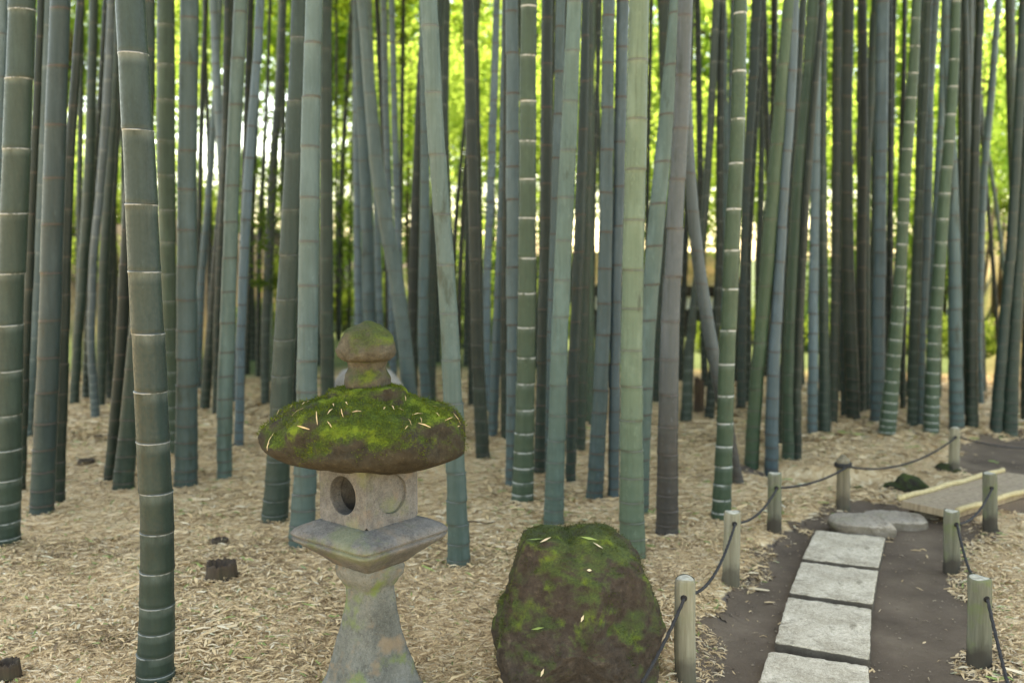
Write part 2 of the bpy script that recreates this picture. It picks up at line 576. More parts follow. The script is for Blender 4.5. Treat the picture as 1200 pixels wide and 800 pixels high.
# trodden earth path: its own sheet just above the ground
fx = np.arange(0, 5.2, .02); fy = np.arange(1.8, 9.2, .02)
PX, PY = np.meshgrid(fx, fy)
psd = path_sd(PX, PY) + .10 * (vnoise(PX * 5, PY * 5, 9) - .5) + .06 * (vnoise(PX * 17, PY * 17, 10) - .5)
PZ = height(PX, PY) + .006 + .006 * (vnoise(PX * 9, PY * 9, 4) - .5)
pidx = np.arange(PX.size).reshape(PX.shape)
okc = (psd[:-1, :-1] < 0.0) & (line_d(PX[:-1, :-1], PY[:-1, :-1], DITCH) > .30)
pq = np.stack([pidx[:-1, :-1][okc], pidx[:-1, 1:][okc], pidx[1:, 1:][okc], pidx[1:, :-1][okc]], -1)
used = np.unique(pq); remap = np.full(PX.size, -1); remap[used] = np.arange(len(used))
me = fast_quads('path', np.stack([PX, PY, PZ], -1).reshape(-1, 3)[used], remap[pq], 'path', None, True)
tag(link('path', me), kind='structure')


# ------------------------------------------------------------------ leaves on the ground
def blades(P, L, W, yaw, pitch, curl, rnd):
    """curled leaf blades, 3 cross rows of 2 verts -> 2 quads each"""
    n = len(P)
    ca, sa = np.cos(yaw), np.sin(yaw)
    V = np.zeros((n, 6, 3))
    for r, (u, wf, cz) in enumerate([(-.5, .35, 0), (0, 1, 1), (.5, .25, 0)]):
        cx = u * L
        zc = curl * cz + u * L * np.sin(pitch)
        for s in (0, 1):
            wy = (s - .5) * W * wf
            V[:, r * 2 + s, 0] = P[:, 0] + cx * ca - wy * sa
            V[:, r * 2 + s, 1] = P[:, 1] + cx * sa + wy * ca
            V[:, r * 2 + s, 2] = P[:, 2] + zc + (s - .5) * W * .32 * np.sin(yaw * 3 + rnd * 9)
    b = np.arange(n)[:, None] * 6
    q = np.concatenate([b + np.array([[0, 2, 3, 1]]), b + np.array([[2, 4, 5, 3]])], 0)
    return V.reshape(-1, 3), q, np.repeat(rnd, 6)


def litter(n, y0, y1, lmin, lmax, wmul=1.0):
    y = y0 + (y1 - y0) * rng.random(n)
    half = y * .60 + .4
    x = (rng.random(n) * 2 - 1) * half
    s_ = path_sd(x, y) + .26 * (vnoise(x * 5, y * 5, 12) - .5)
    keep = (s_ > -.07) | (rng.random(n) < .010)
    keep &= ~((line_d(x, y, DITCH) < .30) & (x > 1.7) & (rng.random(n) < .93))
    keep &= ~((np.abs(x - 0) < .0))
    x, y = x[keep], y[keep]
    n = len(x)
    clump = vnoise(x * 3.1, y * 3.1, 33)
    L = (.7 + .65 * clump) * (lmin + (lmax - lmin) * rng.random(n) ** 1.6)
    W = L * (.10 + .14 * rng.random(n)) * wmul
    z = height(x, y) + .003 + .013 * rng.random(n) ** 2
    return blades(np.stack([x, y, z], -1), L, W, rng.random(n) * 6.283, rng.normal(0, .12, n), rng.normal(.0025, .003, n),
                  np.clip(rng.random(n) ** (1.9 - 1.6 * (.6 * vnoise(x * 1.6, y * 1.6, 31) + .4 * vnoise(x * 5, y * 5, 32))), 0, 1))


parts = [litter(100000, 2.9, 5.2, .012, .058, 1.05), litter(72000, 5.0, 8.5, .016, .070, 1.2), litter(24000, 8.0, 12.4, .05, .14, 1.4), litter(900, 2.9, 8, .07, .15, .8)]
ofs, VV, QQ, RR = 0, [], [], []
for v, q, r in parts:
    VV.append(v); QQ.append(q + ofs); RR.append(r); ofs += len(v)
me = fast_quads('fallen_leaves', np.concatenate(VV), np.concatenate(QQ), 'litter', {'rnd': np.concatenate(RR)})
tag(link('fallen_leaves', me), 'dry straw coloured bamboo leaves covering the grove floor', 'fallen leaves', kind='stuff')


# grit and crumbs of earth on the path
n = 5200
gy_ = 3.0 + 5.0 * rng.random(n) ** 1.3; gx_ = .4 + 3.6 * rng.random(n)
k_ = (path_sd(gx_, gy_) < .05) & (line_d(gx_, gy_, DITCH) > .25)
gx_, gy_ = gx_[k_], gy_[k_]; n = len(gx_)
gr = .0022 + .006 * rng.random(n) ** 4
c_ = np.stack([gx_, gy_, height(gx_, gy_) + .008 + gr * .3], -1)
octa = np.array([(1, 0, 0), (0, 1, 0), (-1, 0, 0), (0, -1, 0), (0, 0, .8), (0, 0, -.8)], float)
Vg = (c_[:, None, :] + octa[None] * gr[:, None, None] * (.7 + .6 * rng.random((n, 6, 1)))).reshape(-1, 3)
tri = np.array([(0, 1, 4, 4), (1, 2, 4, 4), (2, 3, 4, 4), (3, 0, 4, 4)])[:, :3]
fg = [tuple(b * 6 + i for i in f) for b in range(n) for f in tri]
M['grit'] = mat_plain('earth_grit', (.20, .15, .10), .9, .6, 45)
tag(mesh_obj('grit', Vg, fg, 'grit', None, smooth=False), 'small crumbs of earth and grit on the path', 'grit', kind='stuff')

# ------------------------------------------------------------------ foliage meshes
def leaf_cloud(name, n_cl, n_leaf, rad, cl_r, L, W, mat, seed, flat_=0.0, droop=0.0, shell=.35):
    g = np.random.default_rng(seed)
    d = g.normal(size=(n_cl, 3)); d /= np.linalg.norm(d, axis=1)[:, None]
    c = d * (shell + (1 - shell) * g.random((n_cl, 1)) ** .6) * np.array(rad)
    cr = cl_r * (.55 + .9 * g.random(n_cl))
    ci = g.integers(0, n_cl, n_leaf)
    off = g.normal(size=(n_leaf, 3)) * .5 * cr[ci][:, None]
    off[:, 2] *= .7
    P = c[ci] + off
    a = g.normal(size=(n_leaf, 3)); a[:, 2] = a[:, 2] * (1 - flat_) - droop
    a /= np.linalg.norm(a, axis=1)[:, None]
    b = np.cross(a, g.normal(size=(n_leaf, 3))); b /= np.linalg.norm(b, axis=1)[:, None]
    l = L * (.6 + .8 * g.random((n_leaf, 1))); w = W * (.6 + .8 * g.random((n_leaf, 1)))
    V = np.stack([P - a * l * .5, P - b * w * .5, P + a * l * .5, P + b * w * .5], 1).reshape(-1, 3)
    q = np.arange(n_leaf * 4).reshape(-1, 4)
    r = np.repeat(np.clip(.5 * g.random(n_leaf) + .5 * g.random(n_cl)[ci], 0, 1), 4)
    return fast_quads(name, V, q, mat, {'rnd': r})


crown_meshes = [leaf_cloud('crown', 60, 850, (1.3, 1.3, 2.6), .55, .26, .055, 'bamboo_leaf', 20 + k, 0, .5) for k in range(3)]
wide_crowns = [leaf_cloud('crown', 70, 1250, (2.7, 2.7, 3.0), .9, .30, .07, 'bamboo_leaf', 30 + k, 0, .5) for k in range(3)]  # spread wide above the view to keep sun off the grove floor
tree_crowns = [leaf_cloud('crown', 130, 6800, (3.4, 1.4, 3.6), .9, .21, .13, 'tree_leaf', 40 + k) for k in range(3)]
shrub_crowns = [leaf_cloud('foliage', 40, 3600, (.9, .9, .62), .36, .11, .06, 'shrub_leaf', 60 + k, 0, .1, .45) for k in range(3)]
spray_meshes = [leaf_cloud('foliage', 9, 170, (.34, .12, .55), .16, .10, .022, 'dark_leaf', 80 + k, 0, .6, .1) for k in range(3)]
fern_crowns = [leaf_cloud('foliage', 26, 900, (.55, .55, .35), .25, .14, .04, 'dark_leaf', 90 + k, 0, .3, .3) for k in range(2)]

# ------------------------------------------------------------------ bamboo
STY = {  # base colour of the skin (linear)
    'g': (.062, .086, .066), 'd': (.030, .044, .031), 'b': (.175, .228, .238), 't': (.215, .265, .240),
    'l': (.250, .300, .345), 'y': (.275, .305, .195), 'p': (.190, .192, .200), 'o': (.112, .150, .085), 's': (.200, .225, .225),
    'k': (.050, .074, .066),
}
N_CULM = [0]


def culm(label, sty, ringw, wp, scale=1.0, group='tall bamboo culms of the grove', crown=True, spray=None, seg=None, tint=None):
    i = N_CULM[0]; N_CULM[0] += 1
    g = np.random.default_rng(1000 + i)
    b = ground_at(wp[0][0], wp[0][1])
    Y = b[1]
    zs, xs, rs = [], [], []
    for k, (x, y, w) in enumerate(wp):
        p = pt(x, y, Y)
        if k == 0:
            p = b
        zs.append(p[2] - b[2]); xs.append(p[0] - b[0]); rs.append(.5 * w * mpp(p))
    zs[0] = 0.0
    H = 11.0 + 3.5 * g.random()
    # go on above the frame
    sl = (xs[-1] - xs[-2]) / max(.05, zs[-1] - zs[-2])
    sl = max(-.10, min(.10, sl))
    zt = zs[-1]
    for f in (.35, .7, 1.0):
        zz = zt + (H - zt) * f
        zs.append(zz); xs.append(xs[len(wp) - 1] + sl * (zz - zt) * (1 - .3 * f) + .25 * f * f * g.normal())
        rs.append(rs[len(wp) - 1] * (1 - .86 * f ** 1.1))
    zf = np.arange(0, H, .03)
    xf, rf = np.interp(zf, zs, xs), np.interp(zf, zs, rs)
    k = np.ones(15) / 15
    for _ in range(2):
        xf2 = np.convolve(np.pad(xf, 7, mode='reflect', reflect_type='odd'), k, 'valid')
        rf = np.convolve(np.pad(rf, 7, mode='edge'), k, 'valid')
        xf = xf2
    lean_y = g.normal(0, .012)
    # nodes
    nodes, z = [], .03 + .03 * g.random()
    while z < H - .2:
        nodes.append(z)
        z += 1.13 * scale * (.060 + .235 * (1 - math.exp(-z / 1.25))) * (1 + .05 * g.normal())
    rows, up, dn, cells, fac = [], [], [], [], []
    C = .12
    prev = 0.0
    rows.append(-.05); up.append(C); dn.append(C); cells.append(.5); fac.append(1.10)
    rows.append(0.0); up.append(C); dn.append(C); cells.append(.5); fac.append(1.07)
    for j, zn in enumerate(nodes):
        gap = zn - prev
        cv = float(g.random())
        top = zn > 7
        for dz, f_ in ((-.075, 1.0), (-.028, .998), (-.010, 1.0), (-.0035, 1.035), (-.0004, 1.032)):
            if -dz < gap * .62 and not (top and dz not in (-.010, -.0004)):
                rows.append(zn + dz); up.append(-dz if dz < -.001 else 0); dn.append(C); cells.append(cv); fac.append(f_)
        nxt = nodes[j + 1] - zn if j + 1 < len(nodes) else .3
        cv2 = float(np.random.default_rng(1000 + i * 97 + j).random())
        for dz, f_ in ((.0004, 1.018), (.0035, 1.0), (.009, 1.028), (.020, 1.002)):
            if dz < nxt * .3 and not (top and dz != .0004):
                rows.append(zn + dz); up.append(C); dn.append(dz if dz > .001 else 0); cells.append(cv2); fac.append(f_)
        prev = zn
    rows.append(H); up.append(C); dn.append(C); cells.append(.5); fac.append(1)
    rows = np.array(rows)
    order = np.argsort(rows, kind='stable')
    rows = rows[order]; up = np.array(up)[order]; dn = np.array(dn)[order]; cells = np.array(cells)[order]; fac = np.array(fac)[order]
    n = seg or (26 if Y < 6.5 else 16)
    th = 2 * np.pi * np.arange(n) / n + g.random()
    cx = np.interp(rows, zf, xf); cr = np.interp(rows, zf, rf) * fac
    # zigzag of the internodes and tilt of the rings
    jn = np.searchsorted(nodes, rows)
    kink = np.random.default_rng(5000 + i).normal(0, .0016, len(nodes) + 2)
    tx = np.random.default_rng(7000 + i).normal(0, .05, 2)
    zmul = np.clip(rows / .1, 0, 1)
    Vx = cx[:, None] + kink[jn][:, None] + cr[:, None] * np.cos(th)[None] * (1 + .012 * np.sin(3 * th + i)[None])
    Vy = lean_y * rows[:, None] + cr[:, None] * np.sin(th)[None]
    Vz = rows[:, None] + (tx[0] * np.cos(th) + tx[1] * np.sin(th))[None] * (cr * zmul)[:, None]
    V = np.stack([Vx, Vy, Vz], -1).reshape(-1, 3)
    ii = np.arange(len(rows) * n).reshape(len(rows), n)
    q = np.stack([ii[:-1], np.roll(ii[:-1], -1, 1), np.roll(ii[1:], -1, 1), ii[1:]], -1).reshape(-1, 4)
    rep = lambda a: np.repeat(a, n)
    me = fast_quads('bamboo_culm', V, q, 'culm', {'up': rep(up), 'dn': rep(dn), 'cell': rep(cells), 'foot': rep(sstep(1.15, .35, rows) * (1.0 if sty == 'p' else 0.0))}, True)
    o = link('bamboo_culm', me, None, (b[0], b[1], b[2]))
    c0_ = np.array(STY[sty]); c0_ = c0_ + .05 * (c0_.mean() - c0_)
    c = .35 * c0_ * np.array([.80, 1.06, 1.06]) * (1 + .08 * g.normal()) * (1 + .025 * g.normal(size=3))
    if tint: c = c * np.array(tint)
    o.color = (*[float(x) for x in c], ringw)
    tag(o, label, 'bamboo', group)
    if crown and Y > 7.2:
        wide = Y > 8.8
        hz = max(H - 2.4, 9.6) if wide else H - 2.4
        cm = link('crown', (wide_crowns if wide else crown_meshes)[i % 3], o, (float(np.interp(min(hz, H), rows, cx)), 0, hz))
        if Y > 10.5:                          # unseen extra crown, added to shade the ground at the back
            c2 = link('crown', wide_crowns[(i + 1) % 3], o, (float(np.interp(8.3, rows, cx)), 1.3 + .8 * g.random(), 8.4))
            c2.rotation_euler = (0, 0, 6.28 * g.random()); c2.scale = (1.1, 1.1, .8)
        cm.rotation_euler = (0, 0, 6.28 * g.random()); s = .9 + .4 * g.random(); cm.scale = (s, s, s)
    for (sx, sy, sc) in (spray or []):
        p = pt(sx, sy, Y)
        lo = link('foliage', spray_meshes[int(g.integers(3))], o, (p[0] - b[0], p[1] - b[1], p[2] - b[2]))
        lo.scale = (sc, sc, sc); lo.rotation_euler = (0, 0, 6.28 * g.random())
    return o


CULMS = [
    # ---- foreground and left side
    ("thick dark green culm with cream rings, nearest of all, left of the stone lantern", 'k', .85, [(182, 796, 46), (184, 760, 40), (185, 700, 38), (184, 600, 37.5), (179, 500, 37), (173, 400, 37), (168, 300, 36), (163, 200, 36), (158, 100, 34), (152, 0, 33)], .98),
    ("broad green culm with white rings cutting the left picture edge at its foot", 'g', .9, [(3, 635, 38), (8, 560, 33), (12, 400, 31), (17, 300, 30), (23, 200, 30), (32, 0, 29)], 1.2),
    ("slim blue-grey culm slanting out past the left picture edge", 'b', .3, [(-18, 560, 13), (-8, 350, 12), (0, 200, 12), (9, 0, 11)], .95),
    ("broad blue-grey culm with dark rings, second thick one from the left edge", 'b', .15, [(49, 600, 27), (53, 500, 25), (58, 400, 24), (61, 300, 24), (64, 200, 24), (71, 0, 22)], 1.15, (.50, .52, .50)),
    ("silvery culm with fine white rings between the two leftmost thick culms", 's', .7, [(33, 511, 10), (35, 450, 12), (40, 400, 14), (44, 290, 15), (48, 200, 16), (53, 0, 16)], 1.1),
    ("dark green culm hugging the right side of the blue-grey culm near the left edge", 'd', .25, [(69, 587, 13), (71, 480, 14), (73, 400, 14), (78, 200, 11), (91, 0, 9)], 1.1),
    ("dark narrow culm peeping out right of the leftmost ringed culm", 'd', .2, [(25, 573, 9), (30, 400, 10), (38, 200, 9), (46, 0, 8)], 1.0),
    ("dark green culm with straight stem left of the close-ringed wavy one", 'g', .35, [(87, 472, 11), (91, 400, 11), (98, 300, 12), (104, 200, 12), (109, 0, 10)], 1.0),
    ("wavy pale culm with very close white rings, foot standing forward in the left background", 's', .75, [(112, 488, 10), (107, 400, 9), (112, 300, 9), (121, 220, 9), (128, 150, 10), (134, 50, 9), (137, 0, 9)], .75),
    ("thin dark culm with whitish rings just behind the wavy pale one", 'd', .7, [(100, 465, 8), (103, 350, 8), (110, 200, 7), (117, 100, 6), (122, 0, 6)], .85),
    ("grey-green culm directly right of the wavy pale one", 'g', .3, [(118, 475, 10), (119, 400, 11), (121, 300, 11), (128, 200, 9), (139, 0, 8)], .95),
    ("thin dark culm with a brown foot, between the wavy pale one and the nearest culm", 'd', .2, [(129, 468, 8), (124, 400, 8), (126, 300, 8), (133, 200, 7), (143, 0, 6)], .9),
    ("thread-thin dark stem left of the nearest culm's upper half", 'd', .1, [(131, 452, 5), (134, 300, 5), (139, 200, 4), (147, 90, 4), (152, 0, 4)], .8),
    ("dark green culm slanting in behind the left side of the nearest culm", 'd', .2, [(128, 563, 13), (137, 470, 14), (143, 400, 14), (147, 300, 14), (152, 200, 13), (160, 0, 12)], 1.0),
    ("grey-green culm with a wide foot slanting behind the nearest culm", 'g', .25, [(144, 571, 25), (150, 510, 21), (159, 410, 19), (167, 280, 18), (172, 100, 17), (172, 0, 16)], 1.05, ),
    ("dull green culm with pale rings close right of the nearest culm", 'o', .75, [(203, 531, 15), (199, 400, 17), (195, 200, 21), (195, 0, 20)], .95, ),
    ("thick upright blue-grey culm with dark rings, second right of the nearest culm", 'b', .2, [(218, 568, 27), (219, 500, 25), (219, 400, 24), (219, 200, 22), (221, 0, 21)], .95, (.78, .78, .76)),
    ("thin dark stem in the bright gap right of the upright blue-grey culm", 'd', .1, [(230, 450, 6), (233, 250, 6), (235, 150, 6), (240, 0, 6)], .9),
    ("slender lilac-grey culm that leans and vanishes behind a blue-green one left of the lantern", 'l', .1, [(273, 470, 11), (268, 300, 11), (261, 200, 10.5), (255, 100, 10), (251, 0, 9.5)], .85),
    ("blue-green culm with a short foot, midway between nearest culm and lantern", 't', .2, [(263, 560, 17), (263, 480, 19), (267, 380, 18), (270, 300, 17), (274, 200, 16.5), (283, 0, 15)], .95, ),
    ("lilac-grey slanting culm with reddish foot beside the short-footed blue-green one", 'l', .15, [(280, 522, 11), (282, 400, 10), (287, 300, 11), (292, 200, 11), (301, 100, 10), (307, 0, 10)], .9, ),
    ("slanting blue-grey culm crossing the white gap right of the upright thick one", 'b', .15, [(231, 455, 9), (235, 350, 9), (240, 280, 8), (247, 200, 8), (254, 80, 7), (258, 0, 7)], .85),
    ("dark culm leaning right with its foot between the upright blue-grey and blue-green culms", 'd', .3, [(240, 478, 12), (246, 400, 11), (254, 300, 10), (262, 200, 9), (272, 0, 8)], .9),
    ("dark culm tucked against the left flank of the short-footed blue-green one", 'd', .2, [(253, 484, 8), (254, 400, 9), (258, 300, 8), (264, 200, 7), (268, 0, 8)], .85),
    ("greyish stem rising behind the lilac leaning one in the upper left", 'g', .2, [(270, 452, 8), (267, 200, 9), (264, 0, 9)], .85),
    ("dark green stem on the upper right flank of the short-footed blue-green culm", 'd', .15, [(283, 446, 8), (284, 300, 8), (289, 150, 8), (294, 0, 8)], .85),
    ("dark culm dressed with small leaves, leaning right, left of the lantern cap", 'g', .4, [(311, 473, 10), (310, 400, 10.5), (315, 300, 11), (319, 200, 10), (328, 80, 8), (331, 0, 8)], .85),
    ("thin olive stem with leaf tufts between the lilac slanting culm and the leafy dark one", 'd', .2, [(302, 441, 6), (303, 300, 6), (308, 200, 5), (313, 100, 4), (316, 0, 4)], .8),
    ("thin dark stem with its foot lost in shade left of the leafy dark culm", 'd', .2, [(289, 438, 7), (292, 350, 7), (299, 200, 6), (306, 60, 5), (309, 0, 5)], .8),
    ("thin yellowish stem just left of the thick pair above the lantern cap", 'y', .1, [(317, 447, 5), (319, 300, 5), (322, 200, 4), (330, 0, 4)], .8),
    ("thick grey-green culm leaning right behind the left tip of the lantern cap", 'g', .45, [(322, 610, 33), (325, 560, 27), (328, 500, 26), (332, 400, 26), (337, 300, 23), (341, 200, 21), (347, 0, 18)], 1.1, ),
    ("dark culm half hidden behind the thick grey-green one over the lantern's left tip", 'd', .3, [(343, 500, 15), (344, 400, 15), (347, 200, 13), (351, 0, 11)], 1.05),
    ("thick pale blue-green culm with brown rings standing behind the lantern's left side", 't', .25, [(353, 638, 32), (357, 570, 26), (359, 480, 24), (359, 400, 24), (361, 250, 23), (363, 150, 22), (365, 0, 20)], .92),
    ("dull grey-green culm right beside the thick pale blue-green one behind the lantern", 'g', .3, [(385, 505, 16), (383, 380, 16), (383, 200, 15), (383, 0, 14)], 1.05),
    ("thin dark leafy stem leaning right in the bright gap left of the lantern finial", 'd', .1, [(397, 398, 6), (398, 250, 6), (403, 150, 6), (412, 0, 6)], .8),
    ("thread-thin upright stem at the left edge of the bright gap above the lantern", 'd', .1, [(395, 392, 3.5), (394, 200, 3.5), (394, 0, 3.5)], .8),
    ("thread-thin stem at the right edge of the bright gap above the lantern", 'd', .1, [(409, 392, 3.5), (410, 300, 3.5), (413, 150, 3), (420, 0, 3)], .8),
    ("bluish culm rising straight behind the lantern finial", 'b', .2, [(434, 470, 16), (433, 380, 16), (431, 300, 15), (428, 200, 14), (421, 100, 10), (416, 0, 8)], .9),
    ("slim lilac culm just left of the bluish one behind the finial", 'l', .1, [(421, 450, 9), (419, 300, 9), (418, 200, 8), (417, 0, 7)], .9),
    ("leaning teal culm that crosses the others right of the lantern finial", 't', .35, [(483, 492, 19), (475, 410, 17), (465, 330, 18), (450, 250, 18), (440, 190, 16), (433, 100, 14), (424, 0, 12)], 1.0, ),
    ("narrow lilac stem seen between the crossing teal culm and the bluish finial one", 'l', .1, [(447, 430, 9), (444, 350, 9), (442, 250, 8), (438, 150, 8), (433, 0, 7)], .85),
    ("thin dark stem at the top edge right of the crossing teal culm", 'd', .1, [(456, 425, 6), (450, 200, 6), (444, 60, 6), (441, 0, 6)], .85),
    ("left one of two slim lilac culms right above the lantern finial", 'l', .1, [(461, 440, 9), (457, 250, 8), (453, 150, 8), (450, 0, 8)], .9),
    ("right one of two slim lilac culms right above the lantern finial", 'l', .1, [(474, 452, 9), (468, 320, 8.5), (464, 200, 8), (459, 0, 7)], .9),
    ("thin dark twiggy stem in the bright gap left of the leaning bright teal culm", 'd', .1, [(466, 420, 5), (469, 300, 4.5), (471, 150, 5), (473, 0, 5)], .8),
    ("dark culm leaning right behind the right slope of the lantern cap", 'd', .35, [(484, 475, 12), (482, 400, 13), (485, 300, 12), (488, 200, 9.5), (492, 100, 9), (498, 0, 8)], .9),
    ("bluish culm with dark rings on the left flank of the leaning bright teal one", 'b', .15, [(500, 482, 12), (495, 400, 12), (497, 300, 12), (499, 200, 11), (496, 0, 10)], .9),
    ("grey narrow culm wedged between bluish and bright teal culms above the cap", 'g', .2, [(507, 474, 9), (505, 350, 9), (510, 200, 9), (516, 0, 8)], .9),
    ("bright teal culm curving down behind the right tip of the lantern cap", 't', .35, [(538, 661, 29), (536, 600, 23), (534, 530, 22), (528, 400, 22), (521, 300, 20.5), (514, 200, 20), (508, 100, 20), (503, 0, 21)], 1.1, ),
    ("grey culm with white rings on the upper right flank of the bright teal one", 'g', .8, [(531, 452, 10), (526, 300, 10), (521, 150, 9), (523, 0, 9)], 1.0),
    ("thin dark stem leaning right, first in the gap right of the bright teal culm", 'd', .1, [(531, 432, 6), (532, 290, 6), (539, 200, 5), (549, 100, 4), (557, 0, 4)], .8),
    ("thin dark stem leaning right, second in the gap right of the bright teal culm", 'd', .1, [(537, 445, 6), (539, 320, 6), (544, 220, 5.5), (552, 120, 5), (562, 0, 4)], .8),
    ("dark grey-green culm with a free-standing foot right of the lantern cap", 'd', .35, [(566, 536, 17), (562, 470, 15), (559, 400, 15), (557, 300, 14.5), (554, 200, 14), (550, 100, 12), (548, 0, 12)], 1.0, ),
    ("slender dark stem at the upper right flank of the free-standing dark culm", 'd', .1, [(560, 507, 8), (563, 300, 6), (560, 150, 6), (557, 0, 6)], .9),
    ("narrow dark culm whose foot shows left of the free-standing dark one", 'd', .3, [(553, 475, 9), (553, 400, 9), (553, 200, 8), (552, 0, 8)], .9),
    ("slim lilac-grey culm that bends left low down, right of the free-standing dark one", 'l', .15, [(572, 482, 9), (570, 400, 9.5), (571, 300, 9.5), (576, 200, 10), (580, 80, 9), (582, 0, 8)], .85),
    ("blue-grey culm with close dark rings on its foot, left of the twin bluish ones", 'b', .15, [(577, 510, 12), (582, 400, 12), (587, 300, 11.5), (590, 200, 11), (592, 0, 8)], .9),
    ("bluish culm with dark rings, left neighbour of the olive white-ringed culm", 'b', .1, [(600, 568, 15), (601, 400, 15), (601, 200, 16), (600, 0, 15)], .85),
    ("dark culm almost hidden between the blue-grey and bluish culms at picture centre", 'd', .2, [(592, 513, 10), (591, 400, 10), (594, 200, 9), (594, 0, 8)], .9),
    # ---- centre
    ("olive green culm with bold white rings, at the centre above the boulder's left side", 'o', 1.0, [(612, 587, 27), (614, 530, 23), (617, 400, 21), (618, 250, 20), (620, 0, 19)], .95, ),
    ("slate-dark culm with a black foot right of the olive white-ringed one", 'k', .1, [(633, 553, 15), (637, 400, 15.5), (639, 300, 15), (640, 200, 14), (641, 0, 13)], .95, ),
    ("narrow bluish culm squeezed on the left of the leaning grey-teal one over the boulder", 'b', .1, [(644, 573, 11), (646, 400, 11), (649, 300, 11), (652, 200, 11), (655, 100, 11), (657, 0, 11)], .95),
    ("leaning grey-teal culm rooted just behind the boulder top", 't', .35, [(649, 615, 25), (651, 550, 21), (653, 480, 20.5), (656, 400, 20), (660, 300, 20), (666, 190, 19.5), (673, 0, 17)], .95, ),
    ("dark grey culm on the right flank of the leaning grey-teal one", 'k', .15, [(668, 563, 12), (672, 420, 13), (679, 270, 13), (683, 150, 12), (686, 0, 9)], 1.0),
    ("grey culm with faint rings, second right of the leaning grey-teal one", 'g', .2, [(680, 527, 12), (683, 400, 13), (686, 300, 12), (689, 200, 10), (690, 0, 8)], 1.0),
    ("olive culm with brown foot half hidden left of the bright blue one", 'o', .25, [(690, 496, 14), (691, 400, 13), (690, 300, 11), (692, 200, 8), (696, 0, 7)], 1.0),
    ("thin dark stem with white rings beside the bright slit left of the blue culm", 'd', .6, [(694, 470, 7), (694, 300, 7), (696, 200, 7), (700, 100, 6), (703, 0, 6)], .85),
    ("smooth light blue culm with dark rings left of the yellowish thick one", 'b', .1, [(697, 582, 20), (701, 510, 18), (707, 400, 17), (710, 250, 16), (712, 100, 14.5), (713, 0, 14)], .95, ),
    ("blue-green culm squeezed between the smooth light blue and yellowish thick culms", 'b', .15, [(719, 581, 13), (720, 480, 13), (722, 350, 13), (726, 200, 14), (730, 0, 15)], .95),
    ("thick yellowish green culm with tan rings rising right behind the boulder", 'y', .3, [(741, 652, 32), (740, 590, 28), (740, 500, 26), (740, 400, 25), (743, 280, 25), (746, 150, 24), (749, 0, 23)], .98),
    ("blue-green leaning culm crossing the purplish one right of the yellowish culm", 't', .15, [(751, 600, 18), (754, 480, 19), (759, 380, 20), (766, 300, 20), (775, 200, 19), (786, 100, 18), (794, 0, 17)], 1.0, ),
    ("purplish dead culm turning dark brown at its foot right of the boulder", 'p', .25, [(782, 624, 27), (782, 550, 24), (784, 450, 23), (786, 370, 22), (789, 300, 20.5), (795, 200, 19), (801, 100, 18), (804, 0, 17)], 1.02, ),
    ("violet-grey slanting culm with its foot behind the bright green ringed one", 'p', .25, [(864, 566, 15), (852, 500, 16), (841, 440, 16), (830, 385, 16), (821, 330, 15.5), (813, 270, 14), (808, 200, 13), (803, 100, 12), (800, 0, 11)], 1.0, ),
    ("grey culm seen behind the top of the crossing pair right of the yellowish one", 'g', .1, [(770, 470, 11), (775, 250, 11), (778, 100, 11), (777, 0, 12)], 1.0),
    ("thin dark stem immediately right of the yellowish thick culm near the top", 'd', .1, [(756, 445, 5), (759, 200, 5), (762, 60, 5), (763, 0, 5)], .85),
    ("bright green culm with white rings, rooted right by the path fence", 'o', 1.0, [(845, 606, 24), (847, 560, 20), (850, 500, 19), (853, 400, 18.5), (858, 300, 18), (863, 200, 17), (867, 100, 16), (869, 0, 15)], .97, ),
    ("dark ringed culm whose grey foot stands left of the violet-grey slanting one", 'g', .5, [(804, 493, 14), (808, 400, 11), (815, 340, 10), (823, 280, 9.5), (829, 200, 9), (834, 100, 9), (838, 0, 9)], .85),
    ("dark green ringed culm behind the violet-grey slanting one", 'd', .6, [(831, 490, 12), (838, 400, 10), (842, 300, 9), (842, 200, 9), (843, 0, 9)], .85),
    ("narrow pale blue culm on the left of the bright green ringed one, high up", 'b', .15, [(848, 470, 8), (849, 300, 8), (850, 180, 8), (848, 0, 8)], .85),
    ("thin bluish stem hidden behind the bright green ringed culm's top", 'b', .1, [(848, 452, 6), (853, 200, 6), (858, 80, 6), (860, 0, 6)], .85),
    ("dark bluish culm that leans right, right of the bright green ringed one", 'k', .15, [(868, 478, 11), (870, 390, 11), (873, 300, 9), (877, 200, 10), (884, 100, 11), (889, 0, 12)], .95),
    ("dark narrow culm with white rings between the dark bluish and the dull green leaning ones", 'd', .6, [(877, 471, 8), (877, 300, 8), (883, 200, 7), (890, 80, 6), (894, 0, 6)], .8),
    # ---- right
    ("dull green culm leaning right, foot standing clear, right of the bright green ringed one", 'o', .3, [(880, 545, 17), (884, 480, 16), (889, 410, 16), (897, 320, 16.5), (905, 210, 16), (913, 100, 14), (921, 0, 12)], 1.0, ),
    ("thin dark white-ringed stem in the green gap above the dull green leaning culm", 'd', .7, [(898, 442, 7), (902, 250, 8), (905, 100, 8), (905, 0, 8)], .8),
    ("silvery blue dark-ringed culm just left of the light green thick one by the fence", 'b', .15, [(904, 547, 16), (905, 460, 15), (909, 390, 13), (914, 300, 12), (919, 220, 12), (926, 120, 13), (930, 0, 14)], 1.0, ),
    ("very dark culm behind the silvery blue one by the fence", 'd', .1, [(917, 520, 10), (921, 350, 10), (925, 250, 9), (932, 150, 9), (941, 0, 8)], .95),
